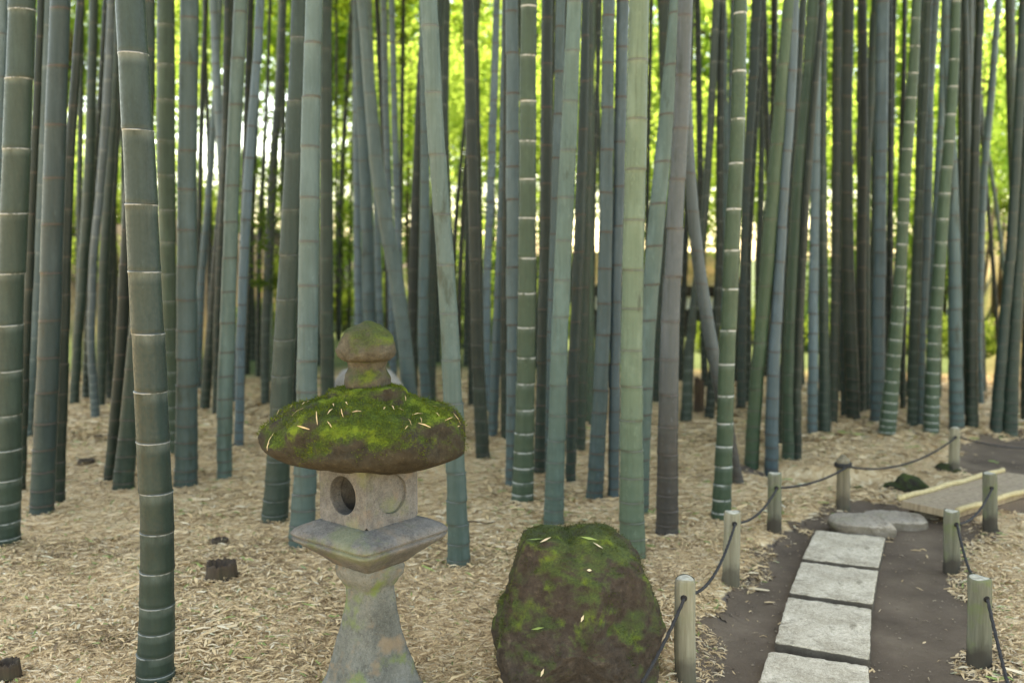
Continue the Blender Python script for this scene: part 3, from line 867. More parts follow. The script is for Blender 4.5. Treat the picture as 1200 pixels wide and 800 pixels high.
    ("light green thick culm leaning right above the fence post", 'o', .35, [(925, 557, 19), (925, 480, 18), (927, 400, 18), (932, 310, 17), (939, 200, 16), (948, 110, 15.5), (956, 0, 15)], 1.05, (.95, 1.05, 1.15)),
    ("dark green culm attached to the right of the light green thick one's foot", 'd', .3, [(934, 553, 10), (934, 450, 10), (938, 350, 9), (946, 200, 8), (963, 0, 7)], .95),
    ("lilac culm with dark rings, right of the light green thick one", 'l', .1, [(952, 508, 12), (953, 400, 11.5), (954, 300, 11), (956, 200, 10.5), (958, 100, 9), (960, 0, 8)], .85, ),
    ("speckled grey-green culm paired with the lilac one on its right", 'g', .4, [(966, 505, 15), (966, 400, 12), (965, 200, 9), (967, 0, 8)], .85),
    ("thread-thin dark stem between the lilac pair and the dark trio", 'd', .1, [(974, 470, 4), (974, 250, 4), (973, 0, 4)], .8),
    ("left one of the dark trio right of the lilac culm", 'd', .15, [(976, 495, 11), (978, 400, 11), (980, 300, 10), (982, 100, 8), (983, 0, 8)], .95),
    ("thickest of the dark trio right of the lilac culm", 'd', .15, [(1000, 490, 16), (997, 400, 15), (993, 300, 14), (991, 150, 13), (993, 0, 13)], .95),
    ("middle one of the dark trio right of the lilac culm", 'k', .15, [(990, 486, 9), (987, 330, 12), (985, 200, 11), (987, 0, 9)], .95),
    ("dark straight culm left of the blue-grey one at the right", 'd', .15, [(1009, 482, 11), (1009, 300, 11), (1012, 150, 9), (1010, 0, 9)], .95),
    ("dark green culm bending right at the top, touching the blue-grey one", 'g', .15, [(1016, 480, 10), (1014, 300, 10), (1015, 200, 10), (1021, 80, 9), (1025, 0, 9)], .95),
    ("upright blue-grey culm with thin dark rings left of the two leaning white-ringed ones", 'b', .15, [(1028, 493, 17), (1029, 400, 15), (1030, 300, 14), (1031, 200, 14), (1033, 0, 15)], .9, ),
    ("thin dark stem with rings just left of the first leaning white-ringed culm", 'd', .5, [(1043, 480, 6), (1045, 300, 7), (1046, 150, 6), (1047, 0, 6)], .8),
    ("first of two leaning green culms with close white rings at the right", 'o', .95, [(1039, 509, 20), (1044, 460, 17), (1050, 380, 15), (1055, 300, 13.5), (1059, 200, 13), (1067, 100, 12), (1071, 0, 10)], .72, ),
    ("thin dark upright stem behind the first leaning white-ringed culm", 'd', .15, [(1058, 478, 7), (1059, 300, 6), (1057, 100, 5), (1057, 0, 5)], .85),
    ("grey ringed culm midway between the two leaning white-ringed ones", 'g', .55, [(1069, 498, 12), (1071, 400, 11), (1074, 300, 10.5), (1076, 200, 9), (1081, 100, 8), (1084, 0, 9)], .78),
    ("blue-grey bent culm left against the second leaning white-ringed one", 'b', .15, [(1079, 498, 10), (1080, 400, 10), (1087, 300, 11), (1090, 200, 10), (1093, 100, 9), (1101, 0, 9)], .8, ),
    ("slim bluish stem leaning right behind the second leaning white-ringed culm's left", 'b', .1, [(1088, 472, 8), (1092, 300, 8), (1098, 200, 8), (1102, 100, 7), (1104, 0, 7)], .8),
    ("second of two leaning green culms with close white rings at the right", 'o', .95, [(1091, 507, 18), (1093, 440, 16), (1098, 370, 15), (1104, 300, 14), (1112, 200, 13.5), (1121, 100, 12), (1126, 0, 10)], .78, ),
    ("blue-grey culm standing behind the farthest pale fence post", 'b', .15, [(1121, 503, 17), (1120, 400, 15.5), (1119, 300, 14), (1117, 200, 12), (1113, 100, 10), (1112, 0, 10)], .85, ),
    ("thin pale stem in the bright gap right of the second leaning white-ringed culm", 's', .1, [(1136, 462, 5), (1137, 200, 5), (1138, 0, 4)], .8),
    ("dark green culm right of the one behind the farthest post", 'd', .3, [(1139, 501, 15), (1139, 420, 14), (1142, 300, 11), (1145, 200, 10), (1149, 100, 10), (1154, 0, 9)], .85),
    ("dark culm filling the space right of the blue-grey one behind the farthest post", 'k', .1, [(1134, 482, 10), (1133, 300, 11), (1131, 180, 9), (1128, 0, 7)], .85),
    ("slim grey culm leaning right across the bright gap near the right edge", 'b', .1, [(1149, 472, 8), (1147, 400, 8), (1150, 300, 8), (1154, 200, 8), (1164, 100, 8), (1172, 0, 6)], .85),
    ("dark green culm high at the right, leaning left upward", 'd', .3, [(1191, 440, 8), (1187, 300, 8), (1183, 200, 8), (1179, 100, 8), (1176, 0, 7)], .8),
    ("pale grey-green stem next to the dark one high at the right", 's', .1, [(1189, 446, 6), (1189, 200, 7), (1186, 0, 7)], .85),
    ("dark bluish culm leaning right, second from the right picture edge at its foot", 'k', .3, [(1167, 505, 14), (1171, 450, 13), (1177, 380, 12), (1185, 300, 11.5), (1191, 200, 11), (1197, 100, 11), (1202, 0, 11)], .85, ),
    ("green culm leaning out of the picture at the right edge", 'g', .3, [(1183, 508, 18), (1186, 440, 16), (1190, 390, 15), (1197, 300, 14.5), (1204, 200, 14), (1214, 0, 13)], .9, ),
    ("thin pale green stem fallen aslant before the dark slope at the right", 't', .1, [(1186, 428, 4.5), (1178, 330, 4.5), (1168, 250, 4.5), (1158, 190, 4), (1144, 90, 4)], .7),
    ("dark thin stem aslant before the rocky slope, left of the pale fallen one", 'd', .1, [(1172, 436, 5), (1166, 340, 5), (1157, 235, 5), (1147, 120, 4)], .7),
    ("dark stem at the very right edge of the picture", 'd', .2, [(1201, 492, 9), (1201, 400, 9), (1210, 250, 8), (1216, 0, 8)], .85),
]
LEAFY = {26: [(306, 310, 1.0), (318, 255, .9), (322, 190, .9), (322, 330, .7)], 27: [(304, 250, .8)],
         34: [(400, 230, 1.7), (401, 170, 1.5), (397, 290, 1.6), (404, 110, 1.3), (400, 320, 1.3), (398, 265, 1.2)], 36: [(408, 250, .9), (411, 200, .8)],
         44: [(471, 60, .8), (470, 30, .8)], 50: [(545, 40, .7)]}
CO = []
for i, c in enumerate(CULMS):
    tint = c[5] if len(c) > 5 else None
    CO.append(culm(c[0], c[1], c[2], c[3], c[4], spray=LEAFY.get(i), tint=tint))

# thin stems at the back of the grove that nothing tells apart
used_px = []
FAR = [(14, 452), (60, 440), (92, 430), (150, 425), (176, 432), (208, 436), (245, 428), (335, 424), (372, 428), (430, 418),
       (512, 424), (546, 428), (585, 440), (610, 440), (628, 430), (655, 434), (676, 440), (708, 436), (735, 440), (770, 442),
       (797, 446), (826, 452), (862, 448), (886, 452), (912, 456), (940, 452), (984, 458), (1004, 460), (1020, 456), (1052, 462),
       (1066, 464), (1100, 466), (1128, 462), (1152, 458),
       (38, 447), (136, 428), (166, 424), (222, 426), (296, 422), (352, 424), (492, 426), (562, 432), (646, 438), (686, 440), (784, 442), (926, 454), (1036, 460), (1142, 460)]
for k, (x, y) in enumerate(FAR):
    g = np.random.default_rng(300 + k)
    ln = g.normal(0, 12)
    w = 4 + 4.5 * g.random()
    culm("thin shadowy bamboo stem far back in the grove behind the front culms", 'd' if g.random() < .6 else 'g', .2 + .3 * g.random(),
         [(x, y, w * 1.05), (x + .5 * ln + g.normal(0, 2), 230, w), (x + ln, 0, w * .85)], .8, group='thin stems at the back of the grove', seg=10)


# ------------------------------------------------------------------ stone lantern
LY = 3.35
L0 = pt(434, 700, LY)
lx = L0[0]
lz = float(height(lx, LY))
YAW = R(50.5)
lan = empty('stone_lantern', (lx, LY, lz), YAW)
tag(lan, 'old stone lantern with a mossy green cap and round fire window, beside the boulder', 'stone lantern')
Z0 = lz


def sq(a, th, p=9.0):
    c, s = math.cos(th), math.sin(th)
    return a / ((abs(c) ** p + abs(s) ** p) ** (1 / p))


def square_lathe(name, prof, mat, p=9.0, amp=.004, nscale=9, n=96, sub=6, seed=0.0, capb=True, capt=True, curve=False):
    rows = []
    for (z0, a0), (z1, a1) in zip(prof[:-1], prof[1:]):
        m = max(1, int(max(abs(z1 - z0), abs(a1 - a0)) / .012))
        for k in range(m):
            f = k / m
            rows.append((z0 + (z1 - z0) * f, a0 + (a1 - a0) * f))
    rows.append(prof[-1])

    def rf(r, th):
        z, a = r
        rr = sq(a, th, p)
        x, y = rr * math.cos(th), rr * math.sin(th)
        d = amp * fbm((x + seed, y, z), 4, nscale)
        k = 1 + d / max(a, .03)
        return (x * k, y * k, z - Z0 + d * .4)
    V, Fc = ring_lathe(rows, rf, n, capb, capt)
    return mesh_obj(name, V, Fc, mat, lan)


# shaft (concave, square) and its capital, platform
sh = []
for k in range(15):
    f = k / 14
    z = .02 + (.395 - .02) * f
    hd = .066 + .078 * (1 - f) ** 1.55
    sh.append((z, hd * 1.0))
square_lathe('shaft', [(-.06, .150)] + sh + [(.425, .083), (.442, .094), (.474, .098), (.492, .090)], 'lantern_shaft', 8, .006, 8, 112, seed=2.0)
square_lathe('platform', [(.488, .100), (.515, .128), (.548, .170), (.575, .202), (.588, .2085), (.590, .199), (.597, .199), (.599, .2105), (.606, .2105), (.622, .198), (.645, .150), (.656, .110)],
             'lantern', 14, .004, 12, 144, seed=5.0)

# fire box with a round window on the left face, a sunk disc on the right face
def fire_box():
    a, z0, z1 = .1245, .648 - Z0, .885 - Z0
    zc, rad = .758 - Z0, .070
    V, Fc = [], []

    def face(ax, sgn, kind):
        # local u along the face, v = z
        N = 48
        def P(u, v, d):
            return (sgn * (a - d), u, v) if ax == 0 else (u, sgn * (a - d), v)
        base = len(V)
        loops = []
        K = 6
        for j in range(K + 1):                  # from square outline to the circle
            f = j / K
            lp = []
            for k in range(N):
                th = 2 * math.pi * (k + .5) / N
                c, s = math.cos(th), math.sin(th)
                m = max(abs(c), abs(s))
                ou, ov = c / m * a, (z0 + z1) / 2 + s / m * (z1 - z0) / 2
                iu, iv = c * rad, zc + s * rad
                u, v = ou + (iu - ou) * f, ov + (iv - ov) * f
                dn_ = .0025 * fbm((u + ax * 3, v, sgn), 3, 18) * (1 if 0 < j else 0)
                V.append(P(u, v, -dn_ if j < K else .001)); lp.append(len(V) - 1)
            loops.append(lp)
        depth = {'hole': [(.006, .985), (.03, .97), (.05, .96)], 'disc': [(.004, .99), (.013, .975)], 'plain': [(.0015, .99)]}[kind]
        for d, rs in depth:
            lp = []
            for k in range(N):
                th = 2 * math.pi * (k + .5) / N
                V.append(P(math.cos(th) * rad * rs, zc + math.sin(th) * rad * rs, d)); lp.append(len(V) - 1)
            loops.append(lp)
        flip = (sgn > 0) != (ax == 0)
        for l0, l1 in zip(loops[:-1], loops[1:]):
            for k in range(N):
                k2 = (k + 1) % N
                f4 = (l0[k], l0[k2], l1[k2], l1[k])
                Fc.append(f4[::-1] if flip else f4)
        if kind != 'hole':
            Fc.append(tuple(loops[-1])[::-1] if flip else tuple(loops[-1]))
    face(0, -1, 'hole'); face(1, -1, 'disc'); face(0, 1, 'disc'); face(1, 1, 'disc')
    # lid and floor
    b = len(V)
    V.extend([(-a, -a, z0), (a, -a, z0), (a, a, z0), (-a, a, z0), (-a, -a, z1), (a, -a, z1), (a, a, z1), (-a, a, z1)])
    Fc.append((b + 3, b + 2, b + 1, b)); Fc.append((b + 4, b + 5, b + 6, b + 7))
    return V, Fc


V, Fc = fire_box()
fb = mesh_obj('fire_box', V, Fc, 'lantern', lan, smooth=False)
bm = bmesh.new(); bm.from_mesh(fb.data); bmesh.ops.remove_doubles(bm, verts=bm.verts, dist=.0008); bm.to_mesh(fb.data); bm.free()
# the hollow inside the fire box
a, z0, z1 = .0745, .672 - Z0, .846 - Z0
V = []
V2, F2 = [], []
for sx in (-1, 1):
    for sy in (-1, 1):
        for zz in (z0, z1):
            V2.append((sx * a, sy * a, zz))
ho = mesh_obj('hollow', V2, [(2, 3, 7, 6), (4, 6, 7, 5), (0, 4, 5, 1), (0, 2, 6, 4), (1, 5, 7, 3)], 'lantern', fb, smooth=False)
ho.name = 'fire_chamber'

# cap: thick mossy roof stone
cap_prof = [(.866, .02), (.866, .18), (.868, .24), (.874, .285), (.886, .318), (.905, .343), (.930, .356), (.952, .357), (.975, .350),
            (1.003, .334), (1.030, .308), (1.054, .274), (1.074, .232), (1.087, .196), (1.096, .168), (1.101, .148), (1.117, .142), (1.129, .130), (1.134, .09), (1.134, .02)]
rows = []
for (za, ra), (zb, rb) in zip(cap_prof[:-1], cap_prof[1:]):
    m = max(1, int(math.hypot(zb - za, rb - ra) / .010))
    rows += [(za + (zb - za) * k / m, ra + (rb - ra) * k / m) for k in range(m)]
rows.append(cap_prof[-1])
FRONT = -math.pi / 2 - YAW


def capf(r, th):
    z, rr = r
    p = 3.2
    c, s = math.cos(th), math.sin(th)
    wx = math.cos(th + YAW); wy = math.sin(th + YAW)
    k = 1 / ((abs(c) ** p + abs(s) ** p) ** (1 / p))
    w = min(1.0, rr / .2)
    rad = rr * (1 + (k - 1) * .42 * w) * .965
    # a flatter front, wider across
    rad *= 1 - .10 * w * wy * wy
    x, y = rad * c, rad * s
    lump = .030 * w * fbm((x + 3.1, y, z), 2, 5) + .016 * fbm((x, y + 9, z), 5, 13)
    f = 1 + lump / max(rad, .05)
    zz = z - Z0 + lump * .55 - .010 * w * max(0, wx) + (.016 * w * max(0, wx) if z > .93 else 0)
    return (x * f, y * f, zz)


V, Fc = ring_lathe(rows, capf, 150)
mesh_obj('cap', V, Fc, 'moss_cap', lan)


def round_lathe(name, prof, mat, amp, nscale, n=64, seed=0.0, off=(0, 0)):
    rows = []
    for (za, ra), (zb, rb) in zip(prof[:-1], prof[1:]):
        m = max(1, int(math.hypot(zb - za, rb - ra) / .008))
        rows += [(za + (zb - za) * k / m, ra + (rb - ra) * k / m) for k in range(m)]
    rows.append(prof[-1])

    def rf(r, th):
        z, rr = r
        x, y = rr * math.cos(th), rr * math.sin(th)
        d = amp * fbm((x + seed, y, z), 4, nscale)
        k = 1 + d / max(rr, .03)
        return (x * k + off[0], y * k + off[1], z - Z0 + d * .5)
    V, Fc = ring_lathe(rows, rf, n)
    return mesh_obj(name, V, Fc, mat, lan)


round_lathe('neck', [(1.126, .076), (1.140, .083), (1.162, .083), (1.185, .074), (1.205, .069), (1.222, .072), (1.230, .074)], 'moss_finial', .010, 16, seed=1)
round_lathe('finial', [(1.226, .062), (1.231, .088), (1.242, .100), (1.262, .105), (1.286, .102), (1.310, .092), (1.332, .075), (1.348, .052), (1.357, .032), (1.365, .016), (1.369, .004)],
            'moss_finial', .012, 13, seed=7)

# dry leaf blades caught on the cap
bpy.context.view_layer.update()
capo = [c for c in lan.children if c.name.startswith('cap')][0]
cv = np.array([tuple(capo.matrix_world @ v.co) for v in capo.data.vertices])
cn = np.array([tuple((capo.matrix_world.to_3x3() @ v.normal)) for v in capo.data.vertices])
sel = np.where((cn[:, 2] > .25) & (cv[:, 1] < LY + .08) & (np.hypot(cv[:, 0] - lx, cv[:, 1] - LY) > .15))[0]
pick = rng.choice(sel, 34)
VV, QQ, RR = [], [], []
for k, vi in enumerate(pick):
    nrm = Vector(cn[vi]); p = Vector(cv[vi]) + nrm * .004
    d = Vector((rng.normal(), rng.normal(), rng.normal()))
    if rng.random() < .6:
        d = Vector((rng.normal(0, .5), -.6, -.9))
    d = (d - nrm * d.dot(nrm)).normalized(); s = nrm.cross(d)
    l, w = .018 + .045 * rng.random(), .0012 + .0018 * rng.random()
    b0 = len(VV)
    VV += [p - d * l * .5 - s * w * .4, p - d * l * .5 + s * w * .4, p + nrm * .004 + s * w, p + nrm * .004 - s * w, p + d * l * .5 + s * w * .3, p + d * l * .5 - s * w * .3]
    QQ += [(b0, b0 + 1, b0 + 2, b0 + 3), (b0 + 3, b0 + 2, b0 + 4, b0 + 5)]
    RR += [.12 + .55 * rng.random()] * 6
me = fast_quads('fallen_leaves', np.array([tuple(v) for v in VV]), np.array(QQ), 'litter', {'rnd': np.array(RR)})
tag(link('fallen_leaves', me), 'dry leaf blades lying on the mossy cap of the stone lantern', 'fallen leaves', kind='stuff')


# ------------------------------------------------------------------ rocks
def rock(name, outline, Yc, depth, mat, label, cat, amp=.02, nscale=6, nseg=96, nring=56, pw=2.4, base_z=None, group=None, seed=0.0, yfront=0.0, cuts=()):
    """outline: pixel silhouette (closed) turned into a lump of real thickness around its own centre"""
    P = np.array([pt(x, y, Yc) for x, y in outline])
    c = np.array([P[:, 0].mean(), 0, (P[:, 2].max() + P[:, 2].min()) / 2])
    ang = np.arctan2(P[:, 2] - c[2], P[:, 0] - c[0]); rad = np.hypot(P[:, 2] - c[2], P[:, 0] - c[0])
    o_ = np.argsort(ang); ang, rad = ang[o_], rad[o_]
    A = np.concatenate([ang - 2 * np.pi, ang, ang + 2 * np.pi]); Rr = np.concatenate([rad] * 3)
    V, Fc = [], []
    for i in range(nring + 1):
        ph = math.pi * i / nring                 # 0 = towards the camera, pi = away
        cy = -math.cos(ph); s = math.sin(ph)
        yy = math.copysign(abs(cy) ** (2 / pw), cy) * depth * .5
        rr = abs(s) ** (2 / pw)
        for k in range(nseg):
            th = 2 * math.pi * k / nseg - math.pi
            r0 = np.interp(th, A, Rr) * rr
            x, z = c[0] + r0 * math.cos(th), c[2] + r0 * math.sin(th)
            q = (x + seed, yy, z)
            d = amp * fbm(q, 2, nscale) + amp * .55 * (abs(noise.noise(Vector(q) * nscale * 2.1)) - .25) + amp * .55 * fbm(q, 4, nscale * 4)
            v = Vector((x - c[0], yy * 1.0, z - c[2]))
            for (nv, dd_) in cuts:                 # broken faces
                e = v.dot(nv) - dd_
                if e > 0:
                    v -= nv * e * .92
            L = v.length + 1e-6
            v *= 1 + d / max(L, .05)
            V.append((v.x, v.y + yfront * (v.z), v.z))
    for i in range(nring):
        for k in range(nseg):
            k2 = (k + 1) % nseg
            Fc.append((i * nseg + k, (i + 1) * nseg + k, (i + 1) * nseg + k2, i * nseg + k2))
    o = mesh_obj(name, V, Fc, mat, None, (c[0], Yc, c[2]))
    bm = bmesh.new(); bm.from_mesh(o.data); bmesh.ops.remove_doubles(bm, verts=bm.verts, dist=.0002)
    bmesh.ops.recalc_face_normals(bm, faces=bm.faces); bm.to_mesh(o.data); bm.free()
    return tag(o, label, cat, group)


boulder = rock('boulder', [(581, 745), (584, 770), (596, 800), (612, 830), (660, 842), (720, 842), (758, 830), (766, 790), (768, 750), (772, 722), (760, 690), (747, 650),
                           (733, 640), (712, 627), (690, 624), (668, 631), (640, 629), (614, 633), (605, 655), (596, 690), (586, 715)],
               3.47, .58, 'moss_boulder', 'big dark boulder patched with green moss beside the path fence', 'boulder', .017, 6.5, nseg=170, nring=110, pw=3.2, cuts=[(Vector(a_).normalized(), d_) for a_, d_ in [((-.3, -1, .35), .235), ((.55, -1, .15), .245), ((.1, -.8, .75), .30), ((.05, -1, -.25), .25)]], seed=3.0, yfront=.10)
# a few green blades on the boulder
VV, QQ, RR = [], [], []
for (x, y, l, ang) in [(628, 633, .075, .1), (640, 633, .05, .3), (690, 631, .07, -.15), (631, 737, .055, -.3), (683, 724, .03, 1.2), (636, 787, .035, 1.2), (690, 668, .02, 0), (700, 640, .05, -.1)]:
    d = ray(x, y)
    ok, loc, nrm, fi = boulder.ray_cast(Vector((0, 0, CAM_H)) - boulder.location, Vector(d).normalized())
    if ok:
        p = loc + boulder.location + nrm * .006
        v = Vector((math.cos(ang), 0, math.sin(ang))); v = (v - nrm * v.dot(nrm)).normalized(); s = nrm.cross(v)
        b0 = len(VV); w = .005
        VV += [p - v * l * .5, p + s * w, p + v * l * .5, p - s * w]; QQ.append((b0, b0 + 1, b0 + 2, b0 + 3)); RR += [.985 if l > .05 else .9] * 4
me = fast_quads('fallen_leaves', np.array([tuple(v) for v in VV]), np.array(QQ), 'litter', {'rnd': np.array(RR)})
tag(link('fallen_leaves', me), 'few green leaf blades lying on the mossy boulder', 'fallen leaves', kind='stuff')

M['moss_tuft'] = mat_leaf('moss_tuft', (.022, .031, .006), (.13, .165, .022), (.08, .11, .015), .2)
M['moss_tuft_dull'] = mat_leaf('dull_moss_tuft', (.034, .040, .013), (.085, .098, .030), (.05, .06, .015), .2)


def moss_fuzz(host, count, mat, parent, thr, seed, zmin=.0):
    """short moss tufts growing where the surface turns up to the light"""
    g = np.random.default_rng(seed)
    me_ = host.data
    nf = len(me_.polygons)
    ar = np.zeros(nf); me_.polygons.foreach_get('area', ar)
    ce = np.zeros(nf * 3); me_.polygons.foreach_get('center', ce); ce = ce.reshape(-1, 3)
    nn = np.zeros(nf * 3); me_.polygons.foreach_get('normal', nn); nn = nn.reshape(-1, 3)
    pz = vnoise(ce[:, 0] * 22 + 5, ce[:, 2] * 22 + ce[:, 1] * 17, seed) * .6 + vnoise(ce[:, 0] * 60, ce[:, 1] * 60 + ce[:, 2] * 44, seed + 1) * .4
    wgt = ar * np.clip((pz + .38 * nn[:, 2] - thr) * 5, 0, 1)
    fi = g.choice(nf, count, p=wgt / wgt.sum())
    rad_ = np.sqrt(ar[fi])[:, None]
    P = ce[fi] + g.normal(size=(count, 3)) * rad_ * .45
    N = nn[fi]
    d = N + g.normal(size=(count, 3)) * .55; d /= np.linalg.norm(d, axis=1)[:, None]
    b_ = np.cross(d, g.normal(size=(count, 3))); b_ /= np.linalg.norm(b_, axis=1)[:, None]
    l = (.0025 + .0045 * g.random((count, 1))); w_2 = l * .30
    V = np.stack([P - N * .002 - b_ * w_2 * .6, P - N * .002 + b_ * w_2 * .6, P + d * l + b_ * w_2 * .25, P + d * l - b_ * w_2 * .25], 1).reshape(-1, 3)
    r = np.repeat(np.clip(pz[fi] * 1.1 - .1 + .25 * g.normal(size=count), 0, 1), 4)
    o = link('moss', fast_quads('moss', V, np.arange(count * 4).reshape(-1, 4), mat, {'rnd': r}), parent)
    o['kind'] = 'stuff'
    return o


moss_fuzz(capo, 24000, 'moss_tuft', capo, .64, 3)
moss_fuzz(boulder, 16000, 'moss_tuft_dull', boulder, .66, 8)

rock('pale_stone', [(394, 470), (393, 448), (402, 434), (425, 428), (450, 432), (466, 442), (474, 462), (474, 482), (430, 488)], 8.6, .4, 'pale_stone',
     'pale speckled stone half hidden behind the neck of the lantern', 'stone', .01, 9, 48, 24)
rock('mossy_stone', [(1030, 584), (1032, 573), (1050, 566), (1078, 562), (1086, 570), (1076, 582), (1050, 588)], 6.55, .22, 'moss_rock',
     'dark mossy stone on the ditch edge behind the far rail of the bridge', 'stone', .02, 9, 48, 24)
rock('mossy_stone', [(1092, 560), (1095, 549), (1112, 545), (1126, 550), (1128, 560), (1110, 565)], 6.95, .2, 'moss_rock',
     'small mossy stone at the foot of the farthest pale fence post', 'stone', .015, 9, 40, 20)
rock('mossy_stone', [(976, 592), (978, 576), (1000, 570), (1018, 576), (1020, 590), (1000, 598)], 6.35, .18, 'moss_rock',
     'dark earthy stone in the ditch beside the knobbed fence post', 'stone', .018, 10, 40, 20)


def flat_stone(name, poly, top, thick, mat, label, cat, group=None, rnd=.02, amp=.004, n=80, ptop=.008, shrink=.975):
    """stone slab from its top outline (pixels at height top): rounded rim, uneven faces, real thickness"""
    P = np.array([flat(x, y, top)[:2] for x, y in poly])
    c = P.mean(0)
    P = c + (P - c) * shrink
    # dense outline
    out = []
    m = len(P)
    for i in range(m):
        a_, b_ = P[i], P[(i + 1) % m]
        k = max(2, int(np.linalg.norm(b_ - a_) / .012))
        for j in range(k):
            out.append(a_ + (b_ - a_) * j / k)
    out = np.array(out)
    if rnd > 0:
        kk = max(1, int(rnd / .012))
        ker = np.ones(2 * kk + 1) / (2 * kk + 1)
        for d in (0, 1):
            out[:, d] = np.convolve(np.concatenate([out[-kk:, d], out[:, d], out[:kk, d]]), ker, 'valid')
    n = len(out)
    V, Fc = [], []
    lv = [(-thick, .985), (-thick * .5, 1.0), (-ptop, 1.0), (-ptop * .35, .993), (0, .98)]
    if ptop > .02:
        lv = [(-thick, .90), (-thick * .6, .98), (-ptop, 1.0), (-ptop * .6, .985), (-ptop * .3, .95), (-ptop * .1, .88)]
    for f in (.93, .85, .75, .62, .48, .32, .16, .05):
        lv.append((0, f))
    for z, f in lv:
        for k in range(n):
            q = c + (out[k] - c) * f
            s = fbm((q[0] * 1.0, q[1], z + top * 3), 4, 14)
            e = amp * s
            rim = q + (out[k] - c) / np.linalg.norm(out[k] - c) * (e if f > .9 else 0)
            V.append((rim[0] - c[0], rim[1] - c[1], z + (e if z > -.01 else 0) + .5 * amp * fbm((q[0], q[1], 3.3), 3, 40)))
    L = len(lv)
    for i in range(L - 1):
        for k in range(n):
            k2 = (k + 1) % n
            Fc.append((i * n + k, i * n + k2, (i + 1) * n + k2, (i + 1) * n + k))
    Fc.append(tuple((L - 1) * n + k for k in range(n)))
    Fc.append(tuple(range(n - 1, -1, -1)))
    o = mesh_obj(name, V, Fc, mat, None, (c[0], c[1], top))
    bm = bmesh.new(); bm.from_mesh(o.data); bmesh.ops.recalc_face_normals(bm, faces=bm.faces); bm.to_mesh(o.data); bm.free()
    return tag(o, label, cat, group)


G = 'granite paving slabs laid along the path'
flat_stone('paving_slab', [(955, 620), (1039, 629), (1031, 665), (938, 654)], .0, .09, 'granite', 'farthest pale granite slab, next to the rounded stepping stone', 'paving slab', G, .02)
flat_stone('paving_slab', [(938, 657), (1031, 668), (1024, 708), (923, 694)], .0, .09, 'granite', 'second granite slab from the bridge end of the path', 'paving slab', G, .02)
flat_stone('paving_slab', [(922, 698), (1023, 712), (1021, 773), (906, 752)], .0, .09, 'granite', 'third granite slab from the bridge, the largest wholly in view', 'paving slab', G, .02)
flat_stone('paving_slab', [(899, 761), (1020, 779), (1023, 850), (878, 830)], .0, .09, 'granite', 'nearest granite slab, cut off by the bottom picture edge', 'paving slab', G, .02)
UPC = [(Vector((.03, -.06, 1)).normalized(), .045)]
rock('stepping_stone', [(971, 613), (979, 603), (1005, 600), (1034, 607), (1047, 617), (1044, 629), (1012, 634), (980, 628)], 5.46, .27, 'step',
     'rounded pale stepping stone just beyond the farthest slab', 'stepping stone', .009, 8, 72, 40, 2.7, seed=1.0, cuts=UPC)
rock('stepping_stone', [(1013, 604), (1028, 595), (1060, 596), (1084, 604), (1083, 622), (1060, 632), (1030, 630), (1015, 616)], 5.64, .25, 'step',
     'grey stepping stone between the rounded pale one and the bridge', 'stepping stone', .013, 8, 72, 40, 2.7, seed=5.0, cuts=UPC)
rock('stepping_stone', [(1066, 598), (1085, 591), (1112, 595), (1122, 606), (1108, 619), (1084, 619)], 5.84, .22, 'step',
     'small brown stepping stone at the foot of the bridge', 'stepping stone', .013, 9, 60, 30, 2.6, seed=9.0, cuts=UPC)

# ------------------------------------------------------------------ plank bridge
zb = .075
A1, B1 = flat(1053, 584, zb), flat(1122, 598, zb)            # near end: far rail, near rail
A2, B2 = flat(1154, 556, zb), flat(1200, 575, zb)
dA = (A2 - A1) / np.linalg.norm(A2 - A1); dB = (B2 - B1) / np.linalg.norm(B2 - B1)
dr = (dA + dB); dr /= np.linalg.norm(dr)
LEN = 1.35
br = empty('plank_bridge', ((A1[0] + B1[0]) / 2, (A1[1] + B1[1]) / 2, 0))
tag(br, 'low plank bridge with yellow edge poles over the ditch at the right', 'bridge')
bo = np.array(br.location)


def prism(P4, z0, z1, name, mat, parent, jitter=0):
    P4 = [np.array(p[:2]) for p in P4]
    m = 24
    V, Fc = [], []
    for i in range(m + 1):
        f = i / m
        l, r = P4[0] + (P4[3] - P4[0]) * f, P4[1] + (P4[2] - P4[1]) * f
        for q, z in ((l, z1), (r, z1), (r, z0), (l, z0)):
            V.append((q[0] - bo[0], q[1] - bo[1], z + jitter * noise.noise(Vector((q[0] * 5, q[1] * 5, 0)))))
    for i in range(m):
        for k in range(4):
            k2 = (k + 1) % 4
            Fc.append((i * 4 + k, i * 4 + k2, i * 4 + 4 + k2, i * 4 + 4 + k))
    Fc += [(3, 2, 1, 0), (m * 4, m * 4 + 1, m * 4 + 2, m * 4 + 3)]
    o = mesh_obj(name, V, Fc, mat, parent, smooth=False)
    bm = bmesh.new(); bm.from_mesh(o.data); bmesh.ops.recalc_face_normals(bm, faces=bm.faces); bm.to_mesh(o.data); bm.free()
    return o


